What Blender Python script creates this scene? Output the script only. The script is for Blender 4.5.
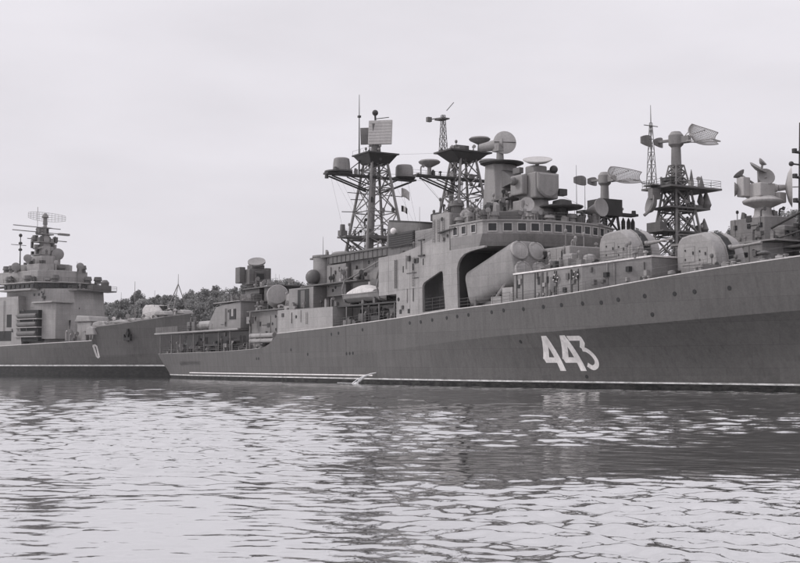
import bpy, bmesh, math, random
import numpy as np
from mathutils import Vector, Matrix
R = math.radians
for o in list(bpy.data.objects): bpy.data.objects.remove(o, do_unlink=True)
scene = bpy.context.scene
COL = scene.collection
rnd = random.Random(7)

# ------------------------------------------------------------------ camera
cam_d = bpy.data.cameras.new('camera'); cam = bpy.data.objects.new('camera', cam_d); COL.objects.link(cam)
cam_d.sensor_width = 36.0; cam_d.lens = 36.0 * 1250.0 / 800.0
cam_d.clip_start = 0.1; cam_d.clip_end = 20000
cam.location = (0, 0, 2.35); cam.rotation_euler = (R(90 + 3.83), 0, 0)
scene.camera = cam

# ------------------------------------------------------------------ sky, sun, exposure
SUN_AZ, SUN_EL = R(272), R(36)      # azimuth clockwise from +Y: the bright part of the overcast is on the left
world = bpy.data.worlds.new('World'); scene.world = world; world.use_nodes = True
nt = world.node_tree; nt.nodes.clear()
def WN(t): return nt.nodes.new(t)
wo = WN('ShaderNodeOutputWorld'); bg = WN('ShaderNodeBackground'); sky = WN('ShaderNodeTexSky')
sky.sky_type = 'NISHITA'; sky.sun_disc = False; sky.sun_elevation = SUN_EL; sky.sun_rotation = SUN_AZ
sky.dust_density = 4.0; sky.air_density = 1.0
bw = WN('ShaderNodeRGBToBW'); nt.links.new(sky.outputs[0], bw.inputs[0])
tc = WN('ShaderNodeTexCoord'); mp = WN('ShaderNodeMapping'); mp.inputs['Scale'].default_value = (1.6, 1.6, 6.0)
nt.links.new(tc.outputs['Generated'], mp.inputs[0])
nz = WN('ShaderNodeTexNoise'); nz.inputs['Scale'].default_value = 1.6; nz.inputs['Detail'].default_value = 5; nt.links.new(mp.outputs[0], nz.inputs['Vector'])
cl = WN('ShaderNodeMapRange'); cl.inputs['From Min'].default_value = 0.3; cl.inputs['From Max'].default_value = 0.7
cl.inputs['To Min'].default_value = 7.1; cl.inputs['To Max'].default_value = 8.5; nt.links.new(nz.outputs[0], cl.inputs[0])
sxyz = WN('ShaderNodeSeparateXYZ'); nt.links.new(tc.outputs['Generated'], sxyz.inputs[0])      # an overcast sky grows brighter towards the zenith
def WM(op, a, b):
    n = WN('ShaderNodeMath'); n.operation = op
    for i, v in enumerate((a, b)):
        if isinstance(v, (int, float)): n.inputs[i].default_value = v
        else: nt.links.new(v, n.inputs[i])
    return n.outputs[0]
zen = WM('ADD', WM('MULTIPLY', WM('MULTIPLY', sxyz.outputs['Z'], sxyz.outputs['Z']), 1.1), 1.0)
cloud = WM('MULTIPLY', cl.outputs[0], zen)
mx = WN('ShaderNodeMix'); mx.data_type = 'FLOAT'; mx.inputs[0].default_value = 0.94     # the cloud sheet over the clear sky
nt.links.new(bw.outputs[0], mx.inputs[2]); nt.links.new(cloud, mx.inputs[3])
vm = WN('ShaderNodeVectorMath'); vm.operation = 'SCALE'; vm.inputs[0].default_value = (1.0, 0.972, 1.034)
nt.links.new(mx.outputs[0], vm.inputs['Scale'])
nt.links.new(vm.outputs[0], bg.inputs['Color']); bg.inputs['Strength'].default_value = 0.1
nt.links.new(bg.outputs[0], wo.inputs['Surface'])

sun_d = bpy.data.lights.new('sun', 'SUN'); sun = bpy.data.objects.new('sun', sun_d); COL.objects.link(sun)
sun_d.energy = 1.5; sun_d.angle = R(14); sun_d.color = (1.0, 0.975, 0.98)
sdir = Vector((math.sin(SUN_AZ) * math.cos(SUN_EL), math.cos(SUN_AZ) * math.cos(SUN_EL), math.sin(SUN_EL)))
sun.rotation_euler = sdir.to_track_quat('Z', 'Y').to_euler()
sun.location = sdir * 300

vs = scene.view_settings
vs.view_transform = 'Standard'; vs.look = 'None'; vs.exposure = 0.0; vs.gamma = 1.0; vs.use_curve_mapping = False
scene.render.resolution_x = 1024; scene.render.resolution_y = 721

# ------------------------------------------------------------------ materials
MATS = {}
def nodes_of(m):
    m.use_nodes = True; t = m.node_tree; t.nodes.clear()
    o = t.nodes.new('ShaderNodeOutputMaterial'); b = t.nodes.new('ShaderNodeBsdfPrincipled'); t.links.new(b.outputs[0], o.inputs[0])
    return t, b
def paint(name, v, var=0.14, rough=0.55, scale=0.35, streak=0.12, bump=0.0, tint=(1.02, .982, .958), plates=None):
    """weathered ship's paint: blotches, vertical runs, faint plate buckling"""
    m = bpy.data.materials.new(name); t, b = nodes_of(m); N = t.nodes.new; L = t.links.new
    tc = N('ShaderNodeTexCoord')
    n1 = N('ShaderNodeTexNoise'); n1.inputs['Scale'].default_value = scale; n1.inputs['Detail'].default_value = 8; n1.inputs['Roughness'].default_value = .65
    L(tc.outputs['Object'], n1.inputs['Vector'])
    mpn = N('ShaderNodeMapping'); mpn.inputs['Scale'].default_value = (2.2, 2.2, .12); L(tc.outputs['Object'], mpn.inputs[0])
    n2 = N('ShaderNodeTexNoise'); n2.inputs['Scale'].default_value = 1.0; n2.inputs['Detail'].default_value = 5; L(mpn.outputs[0], n2.inputs['Vector'])
    r1 = N('ShaderNodeMapRange'); r1.inputs[1].default_value = .3; r1.inputs[2].default_value = .7; r1.inputs[3].default_value = 1 - var; r1.inputs[4].default_value = 1 + var; L(n1.outputs[0], r1.inputs[0])
    r2 = N('ShaderNodeMapRange'); r2.inputs[1].default_value = .35; r2.inputs[2].default_value = .75; r2.inputs[3].default_value = 1 + streak * .4; r2.inputs[4].default_value = 1 - streak; L(n2.outputs[0], r2.inputs[0])
    mu = N('ShaderNodeMath'); mu.operation = 'MULTIPLY'; L(r1.outputs[0], mu.inputs[0]); L(r2.outputs[0], mu.inputs[1])
    if plates:
        sx = N('ShaderNodeSeparateXYZ'); L(tc.outputs['Object'], sx.inputs[0]); ad = N('ShaderNodeMath'); ad.operation = 'ADD'; L(sx.outputs['X'], ad.inputs[0]); L(sx.outputs['Y'], ad.inputs[1])
        cb = N('ShaderNodeCombineXYZ'); L(ad.outputs[0], cb.inputs[0]); L(sx.outputs['Z'], cb.inputs[1])
        bk = N('ShaderNodeTexBrick'); bk.inputs['Scale'].default_value = 1.0; bk.inputs['Brick Width'].default_value = plates[0]; bk.inputs['Row Height'].default_value = plates[1]; bk.inputs['Mortar Size'].default_value = .025; bk.inputs['Mortar Smooth'].default_value = .6
        bk.inputs['Color1'].default_value = (.93,) * 3 + (1,); bk.inputs['Color2'].default_value = (1.07,) * 3 + (1,); bk.inputs['Mortar'].default_value = (.76,) * 3 + (1,); L(cb.outputs[0], bk.inputs['Vector'])
        m2_ = N('ShaderNodeMath'); m2_.operation = 'MULTIPLY'; L(mu.outputs[0], m2_.inputs[0]); L(bk.outputs['Color'], m2_.inputs[1]); mu = m2_
    n4 = N('ShaderNodeTexNoise'); n4.inputs['Scale'].default_value = 5.0; n4.inputs['Detail'].default_value = 4; L(tc.outputs['Object'], n4.inputs['Vector'])
    r4 = N('ShaderNodeMapRange'); r4.inputs[1].default_value = .25; r4.inputs[2].default_value = .75; r4.inputs[3].default_value = .9; r4.inputs[4].default_value = 1.1; L(n4.outputs[0], r4.inputs[0])
    m3_ = N('ShaderNodeMath'); m3_.operation = 'MULTIPLY'; L(mu.outputs[0], m3_.inputs[0]); L(r4.outputs[0], m3_.inputs[1]); mu = m3_
    sc = N('ShaderNodeVectorMath'); sc.operation = 'SCALE'; sc.inputs[0].default_value = (v * tint[0], v * tint[1], v * tint[2]); L(mu.outputs[0], sc.inputs['Scale'])
    L(sc.outputs[0], b.inputs['Base Color']); b.inputs['Roughness'].default_value = rough
    b.inputs['Specular IOR Level'].default_value = .35
    if bump:
        n3 = N('ShaderNodeTexNoise'); n3.inputs['Scale'].default_value = .55; n3.inputs['Detail'].default_value = 2; L(tc.outputs['Object'], n3.inputs['Vector'])
        bp = N('ShaderNodeBump'); bp.inputs['Strength'].default_value = bump; bp.inputs['Distance'].default_value = .12; L(n3.outputs[0], bp.inputs['Height']); L(bp.outputs[0], b.inputs['Normal'])
    MATS[name] = m
    return m, t, b, sc
paint('grey', .19, bump=.3, plates=(2.4, 1.25))
paint('grey_pale', .265, var=.12, bump=.25, plates=(2.6, 1.3))
paint('grey_mid', .11, plates=(1.9, 1.2))
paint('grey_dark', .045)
paint('antenna', .22, var=.08)
paint('antenna_pale', .37, var=.07)
paint('white', .7, var=.1, streak=.2)
paint('canvas', .5, var=.16, scale=1.4, rough=.85)
paint('deck', .07, var=.2, rough=.7)
paint('black', .02, var=.2, rough=.5)
paint('soot', .045, var=.25, rough=.8)
paint('wood', .16, var=.2, rough=.7)
m = bpy.data.materials.new('glass_dark'); t, b = nodes_of(m); b.inputs['Base Color'].default_value = (.012, .012, .013, 1); b.inputs['Roughness'].default_value = .12; MATS['glass'] = m
m = bpy.data.materials.new('opening'); t, b = nodes_of(m); b.inputs['Base Color'].default_value = (.02, .02, .02, 1); b.inputs['Roughness'].default_value = .8; MATS['opening'] = m

def hull_paint(name, v, black_top, line_top, lower=None, black=.009):
    """topside grey with a white waterline stripe over black boot-topping (bands by height on the hull)"""
    m, t, b, sc = paint(name, v, var=.05, streak=.13, scale=.22, bump=.45, rough=.5, plates=(6.5, 2.1))
    N = t.nodes.new; L = t.links.new
    tc = N('ShaderNodeTexCoord'); sx = N('ShaderNodeSeparateXYZ'); L(tc.outputs['Object'], sx.inputs[0])
    def step(z):
        s = N('ShaderNodeMapRange'); s.inputs[1].default_value = z - .012; s.inputs[2].default_value = z + .012; L(sx.outputs['Z'], s.inputs[0]); return s
    a = step(line_top); c = step(black_top)
    x1 = N('ShaderNodeMix'); x1.data_type = 'RGBA'; x1.inputs[6].default_value = (.66, .65, .64, 1); L(a.outputs[0], x1.inputs[0]); L(sc.outputs[0], x1.inputs[7])
    x2 = N('ShaderNodeMix'); x2.data_type = 'RGBA'; x2.inputs[6].default_value = (black, black, black, 1); L(c.outputs[0], x2.inputs[0]); L(x1.outputs[2], x2.inputs[7])
    # grime and scum along the waterline, rust-dark runs
    gn = N('ShaderNodeTexNoise'); gn.inputs['Scale'].default_value = .9; gn.inputs['Detail'].default_value = 9; gn.inputs['Roughness'].default_value = .7; gm = N('ShaderNodeMapping'); gm.inputs['Scale'].default_value = (1, 1, 2.2); L(tc.outputs['Object'], gm.inputs[0]); L(gm.outputs[0], gn.inputs['Vector'])
    zr = N('ShaderNodeMapRange'); zr.inputs[1].default_value = line_top + 1.3; zr.inputs[2].default_value = line_top - .1; L(sx.outputs['Z'], zr.inputs[0])
    gr_ = N('ShaderNodeMapRange'); gr_.inputs[1].default_value = .42; gr_.inputs[2].default_value = .72; L(gn.outputs[0], gr_.inputs[0])
    gmul = N('ShaderNodeMath'); gmul.operation = 'MULTIPLY'; L(zr.outputs[0], gmul.inputs[0]); L(gr_.outputs[0], gmul.inputs[1])
    gsc = N('ShaderNodeMath'); gsc.operation = 'MULTIPLY'; L(gmul.outputs[0], gsc.inputs[0]); gsc.inputs[1].default_value = .85
    x3 = N('ShaderNodeMix'); x3.data_type = 'RGBA'; L(gsc.outputs[0], x3.inputs[0]); L(x2.outputs[2], x3.inputs[6]); x3.inputs[7].default_value = (.06, .058, .055, 1)
    L(x3.outputs[2], b.inputs['Base Color']); b.inputs['Roughness'].default_value = .62; b.inputs['Specular IOR Level'].default_value = .15
    # rust and rain runs down the side
    rm = N('ShaderNodeMapping'); rm.inputs['Scale'].default_value = (1.5, 1.5, .07); L(tc.outputs['Object'], rm.inputs[0]); rn = N('ShaderNodeTexNoise'); rn.inputs['Scale'].default_value = 1.0; rn.inputs['Detail'].default_value = 3; L(rm.outputs[0], rn.inputs['Vector'])
    rr1 = N('ShaderNodeMapRange'); rr1.inputs[1].default_value = .62; rr1.inputs[2].default_value = .76; rr1.inputs[3].default_value = 0; rr1.inputs[4].default_value = .38; L(rn.outputs[0], rr1.inputs[0])
    x4 = N('ShaderNodeMix'); x4.data_type = 'RGBA'; L(rr1.outputs[0], x4.inputs[0]); L(x3.outputs[2], x4.inputs[6]); x4.inputs[7].default_value = (.045, .042, .04, 1); L(x4.outputs[2], b.inputs['Base Color'])
    # plating dished between the frames
    wv = N('ShaderNodeTexWave'); wv.wave_type = 'BANDS'; wv.bands_direction = 'X'; wv.inputs['Scale'].default_value = .17; wv.inputs['Distortion'].default_value = .6; wv.inputs['Detail'].default_value = 2; L(tc.outputs['Object'], wv.inputs['Vector'])
    bp2 = N('ShaderNodeBump'); bp2.inputs['Strength'].default_value = .35; bp2.inputs['Distance'].default_value = .05; L(wv.outputs['Fac'], bp2.inputs['Height'])
    old = b.inputs['Normal'].links[0].from_socket; L(old, bp2.inputs['Normal']); L(bp2.outputs[0], b.inputs['Normal'])
hull_paint('hull', .105, .50, .66)
hull_paint('hull_far', .105, 2.12, 2.42, black=.03)

# ------------------------------------------------------------------ mesh helpers
class MB:
    def __init__(s): s.v = []; s.f = []; s.mi = []; s.cur = 0
    def add(s, vs, fs):
        b = len(s.v); s.v += [tuple(p) for p in vs]
        for f in fs: s.f.append([i + b for i in f]); s.mi.append(s.cur)
        return s
    def box(s, x0, x1, y0, y1, z0, z1):
        return s.hexa([(x0, y0, z0), (x1, y0, z0), (x1, y1, z0), (x0, y1, z0), (x0, y0, z1), (x1, y0, z1), (x1, y1, z1), (x0, y1, z1)])
    def hexa(s, p): return s.add(p, [(0, 3, 2, 1), (4, 5, 6, 7), (0, 1, 5, 4), (1, 2, 6, 5), (2, 3, 7, 6), (3, 0, 4, 7)])
    def tube(s, p, q, r, r2=None, n=8):
        p = Vector(p); q = Vector(q); d = (q - p)
        if d.length < 1e-6: return s
        r2 = r if r2 is None else r2
        a = d.to_track_quat('Z', 'Y').to_matrix(); vs = []
        for k in range(n):
            c, w = math.cos(2 * math.pi * k / n), math.sin(2 * math.pi * k / n)
            vs += [p + a @ Vector((c * r, w * r, 0)), q + a @ Vector((c * r2, w * r2, 0))]
        fs = [(2 * k, 2 * ((k + 1) % n), 2 * ((k + 1) % n) + 1, 2 * k + 1) for k in range(n)]
        fs += [tuple(2 * k for k in reversed(range(n))), tuple(2 * k + 1 for k in range(n))]
        return s.add(vs, fs)
    def path(s, pts, r, n=6):
        for a, b in zip(pts, pts[1:]): s.tube(a, b, r, n=n)
        return s
    def lathe(s, prof, c, axis=(0, 0, 1), n=20, scale=(1, 1)):
        """prof: [(r, h)] along axis from c"""
        c = Vector(c); a = Vector(axis).normalized().to_track_quat('Z', 'Y').to_matrix(); vs = []
        for (r, h) in prof:
            for k in range(n):
                vs.append(c + a @ Vector((r * scale[0] * math.cos(2 * math.pi * k / n), r * scale[1] * math.sin(2 * math.pi * k / n), h)))
        fs = []
        for j in range(len(prof) - 1):
            for k in range(n):
                k2 = (k + 1) % n; fs.append((j * n + k, j * n + k2, (j + 1) * n + k2, (j + 1) * n + k))
        fs += [tuple(reversed(range(n))), tuple((len(prof) - 1) * n + k for k in range(n))]
        return s.add(vs, fs)
    def sphere(s, c, r, n=16, sz=1.0):
        return s.lathe([(max(.001, r * math.sin(math.pi * k / 10)), -r * sz * math.cos(math.pi * k / 10)) for k in range(11)], c, n=n)
    def prism_z(s, pl, z0, z1, top=None):
        """plan polygon [(x,y)] extruded; top: other polygon (taper); z1 may be a list"""
        n = len(pl); top = top or pl; zt = z1 if isinstance(z1, (list, tuple)) else [z1] * n
        zb = z0 if isinstance(z0, (list, tuple)) else [z0] * n
        vs = [(x, y, zb[i]) for i, (x, y) in enumerate(pl)] + [(x, y, zt[i]) for i, (x, y) in enumerate(top)]
        return s.add(vs, [tuple(reversed(range(n))), tuple(range(n, 2 * n))] + [(i, (i + 1) % n, n + (i + 1) % n, n + i) for i in range(n)])
    def prism_y(s, pl, y0, y1):
        """side polygon [(x,z)] extruded along y"""
        n = len(pl)
        vs = [(x, y0, z) for x, z in pl] + [(x, y1, z) for x, z in pl]
        return s.add(vs, [tuple(range(n)), tuple(reversed(range(n, 2 * n)))] + [(i, n + i, n + (i + 1) % n, (i + 1) % n) for i in range(n)])
    def build(s, name, mat, parent=None, smooth=False, bevel=0, loc=None):
        me = bpy.data.meshes.new(name)
        me.from_pydata(s.v, [], s.f); mats = mat if isinstance(mat, (list, tuple)) else [mat]
        for x in mats: me.materials.append(MATS[x])
        bm = bmesh.new(); bm.from_mesh(me)
        for f, k in zip(bm.faces, s.mi): f.material_index = min(k, len(mats) - 1)
        bmesh.ops.recalc_face_normals(bm, faces=bm.faces)
        if bevel: bmesh.ops.bevel(bm, geom=[e for e in bm.edges if len(e.link_faces) == 2 and e.calc_face_angle(0) > .5], offset=bevel, segments=2, affect='EDGES', profile=.5)
        bm.to_mesh(me); bm.free()
        if smooth:
            me.polygons.foreach_set('use_smooth', [True] * len(me.polygons)); me.set_sharp_from_angle(angle=R(35))
        o = bpy.data.objects.new(name, me); COL.objects.link(o); o.parent = parent
        if loc: o.location = loc
        return o
def tag(o, label, cat=None, group=None, kind=None):
    if label: o['label'] = label
    if cat: o['category'] = cat
    if group: o['group'] = group
    if kind: o['kind'] = kind
    return o
def empty(name, loc=(0, 0, 0), rz=0):
    o = bpy.data.objects.new(name, None); COL.objects.link(o); o.location = loc; o.rotation_euler = (0, 0, rz); o.empty_display_size = 2; return o
def clone(o, parent=None, offset=(0, 0, 0)):
    c = o.copy(); COL.objects.link(c); c.parent = parent; c.location = Vector(o.location) + Vector(offset)
    for ch in list(o.children): clone(ch, c)
    return c
def interp(tab, x):
    if x <= tab[0][0]: return tab[0][1]
    for (a, u), (b, w) in zip(tab, tab[1:]):
        if x <= b: return u + (w - u) * (x - a) / (b - a)
    return tab[-1][1]
def smooth_tab(tab):
    """Catmull-Rom sampled function through a table"""
    xs = [p[0] for p in tab]; ys = [p[1] for p in tab]; n = len(tab)
    d = [0] * n
    for i in range(n):
        if i == 0: d[i] = (ys[1] - ys[0]) / (xs[1] - xs[0])
        elif i == n - 1: d[i] = (ys[-1] - ys[-2]) / (xs[-1] - xs[-2])
        else:
            a = (ys[i] - ys[i - 1]) / (xs[i] - xs[i - 1]); b = (ys[i + 1] - ys[i]) / (xs[i + 1] - xs[i])
            d[i] = 0 if a * b <= 0 else 2 * a * b / (a + b)
    def f(x):
        if x <= xs[0]: return ys[0]
        if x >= xs[-1]: return ys[-1]
        for i in range(n - 1):
            if x <= xs[i + 1]:
                h = xs[i + 1] - xs[i]; t = (x - xs[i]) / h
                return (2*t**3 - 3*t*t + 1) * ys[i] + (t**3 - 2*t*t + t) * h * d[i] + (-2*t**3 + 3*t*t) * ys[i+1] + (t**3 - t*t) * h * d[i+1]
    return f

class Hull:
    """lofted hull with a knuckle; local x forward, starboard at -y"""
    def __init__(s, wl, kn, dk, zk, zd, ext_bow, ext_stern, x_bow0, x_end, flare=1.5):
        s.wl, s.kn, s.dk, s.zk = map(smooth_tab, (wl, kn, dk, zk)); s.zd = lambda x: interp(zd, x)
        s.eb, s.es, s.xb0, s.xe, s.flare = ext_bow, ext_stern, x_bow0, x_end, flare
    def shift(s, t, h):
        """h: 0 at the water, 1 at the deck"""
        d = 0
        if t > s.xb0: d += s.eb * ((t - s.xb0) / (s.xe - s.xb0)) ** 1.5 * h
        st = s.es[1]
        if t < st: d += s.es[0] * (1 - t / st) * (1 - h)
        return d
    def pt(s, t, u):
        """u: -1..0 under water, 0..1 up to the knuckle, 1..2 up to the deck -> (x, half breadth, z)"""
        zk, zd = min(s.zk(t), s.zd(t) * .7), s.zd(t)
        if u < 0: z = 2.0 * u; hb = s.wl(t) * (1 + .12 * u)
        elif u <= 1: z = zk * u; hb = s.wl(t) + (s.kn(t) - s.wl(t)) * u ** s.flare
        else: z = zk + (zd - zk) * (u - 1); hb = s.kn(t) + (s.dk(t) - s.kn(t)) * (u - 1)
        return t + s.shift(t, max(0, z) / zd), hb, z
    def surf(s, x, z):
        """half breadth of the hull side at x, z"""
        t = x
        for _ in range(12):
            t = x - s.shift(t, max(0, z) / s.zd(t))
        zk, zd = min(s.zk(t), s.zd(t) * .7), s.zd(t)
        u = z / zk if z <= zk else 1 + (z - zk) / (zd - zk)
        return s.pt(t, u)[1]
    def edge(s, t): return s.pt(t, 2)
    def build(s, ts, mat, parent, deckmat='deck', name='hull'):
        us = [-1, 0] + [.1 * i for i in range(1, 10)] + [1, 1.5, 2]; m = len(us); mb = MB(); vs = []
        for t in ts:
            row = [s.pt(t, u) for u in us]
            vs += [(x, -hb, z) for x, hb, z in row] + [(x, hb, z) for x, hb, z in row]
        fs = []; w = 2 * m
        for i in range(len(ts) - 1):
            a, b = i * w, (i + 1) * w
            for k in range(m - 1):
                fs.append((a + k, b + k, b + k + 1, a + k + 1)); fs.append((a + m + k, a + m + k + 1, b + m + k + 1, b + m + k))
            fs.append((a, a + m, b + m, b))
        for k in range(m - 1):
            fs.append((k, k + 1, m + k + 1, m + k)); e = (len(ts) - 1) * w; fs.append((e + k, e + m + k, e + m + k + 1, e + k + 1))
        mb.add(vs, fs)
        mb.cur = 1
        dv = []
        for t in ts:
            x, hb, z = s.edge(t); dv += [(x, -hb, z), (x, hb, z)]
        mb.add(dv, [(2 * i, 2 * i + 2, 2 * i + 3, 2 * i + 1) for i in range(len(ts) - 1)])
        o = mb.build(name, [mat, deckmat], parent)
        me = o.data; me.polygons.foreach_set('use_smooth', [True] * len(me.polygons)); me.set_sharp_from_angle(angle=R(5.5))
        return o
    def strip(s, t0, t1, w, h, dz, mat, name, parent, n=60, inset=0.0, u=2):
        """a bar following the deck edge (or level u) on both sides"""
        mb = MB()
        for sg in (-1, 1):
            vs = []
            for i in range(n + 1):
                t = t0 + (t1 - t0) * i / n; x, hb, z = s.pt(t, u); y0, y1 = hb - inset + .02, hb - inset - w
                vs += [(x, sg * y0, z + dz), (x, sg * y1, z + dz), (x, sg * y1, z + dz + h), (x, sg * y0, z + dz + h)]
            fs = []
            for i in range(n):
                for k in range(4): fs.append((4 * i + k, 4 * i + (k + 1) % 4, 4 * i + 4 + (k + 1) % 4, 4 * i + 4 + k))
            fs += [(0, 1, 2, 3), (4 * n, 4 * n + 1, 4 * n + 2, 4 * n + 3)]
            mb.add(vs, fs)
        return mb.build(name, mat, parent)

def holed_wall(outer, holes, y, th, name, mat, parent):
    """side wall in the x-z plane with real openings"""
    bm = bmesh.new(); es = []
    for loop in [outer] + holes:
        vs = [bm.verts.new((x, y, z)) for x, z in loop]
        for i in range(len(vs)): es.append(bm.edges.new((vs[i], vs[(i + 1) % len(vs)])))
    bmesh.ops.triangle_fill(bm, edges=es, use_beauty=True, use_dissolve=False)
    r = bmesh.ops.extrude_face_region(bm, geom=bm.faces[:])
    bmesh.ops.translate(bm, vec=(0, th, 0), verts=[g for g in r['geom'] if isinstance(g, bmesh.types.BMVert)])
    bmesh.ops.recalc_face_normals(bm, faces=bm.faces)
    me = bpy.data.meshes.new(name); bm.to_mesh(me); bm.free(); me.materials.append(MATS[mat])
    o = bpy.data.objects.new(name, me); COL.objects.link(o); o.parent = parent; return o

def rail(pts, parent, name='guard_rail', h=1.05, sp=1.6, mat='grey_mid', r=.028, wires=3):
    mb = MB()
    for a, b in zip(pts, pts[1:]):
        a, b = Vector(a), Vector(b); n = max(1, int((b - a).length / sp))
        for i in range(n + 1):
            p = a.lerp(b, i / n); mb.tube(p, p + Vector((0, 0, h)), r, n=4)
        for k in range(1, wires + 1): mb.tube(a + Vector((0, 0, h * k / wires)), b + Vector((0, 0, h * k / wires)), r * .8, n=4)
    return mb.build(name, mat, parent)

def lattice(mb, c, z0, z1, b0, b1, levels, r, rb=None, c1=None, xbr=True, by=None):
    """four-legged lattice mast: square b0 at z0 -> b1 at z1"""
    rb = rb or r * .55; c1 = c1 or c
    def corner(k, f):
        b = (b0 + (b1 - b0) * f) / 2; sx, sy = [(-1, -1), (1, -1), (1, 1), (-1, 1)][k]
        return Vector((c[0] + (c1[0] - c[0]) * f + sx * b, c[1] + (c1[1] - c[1]) * f + sy * b, z0 + (z1 - z0) * f))
    for k in range(4): mb.tube(corner(k, 0), corner(k, 1), r, r * .8, n=8)
    for i in range(len(levels) - 1):
        f0, f1 = levels[i], levels[i + 1]
        for k in range(4):
            k2 = (k + 1) % 4
            mb.tube(corner(k, f1), corner(k2, f1), rb, n=5)
            if xbr or (i + k) % 2 == 0: mb.tube(corner(k, f0), corner(k2, f1), rb, n=5)
            if xbr or (i + k) % 2: mb.tube(corner(k2, f0), corner(k, f1), rb, n=5)
    return mb
def plate(mb, c, w, d, z, th=.12): return mb.box(c[0] - w / 2, c[0] + w / 2, c[1] - d / 2, c[1] + d / 2, z, z + th)

# ------------------------------------------------------------------ frames of the place
HDG = R(-59.5); O443 = Vector((-39.27, 241.83, 0))
FWD = Vector((math.cos(HDG), math.sin(HDG), 0)); PORT = Vector((-math.sin(HDG), math.cos(HDG), 0))
def W(s, y, z=0): return O443 + FWD * s + PORT * y + Vector((0, 0, z))

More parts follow.
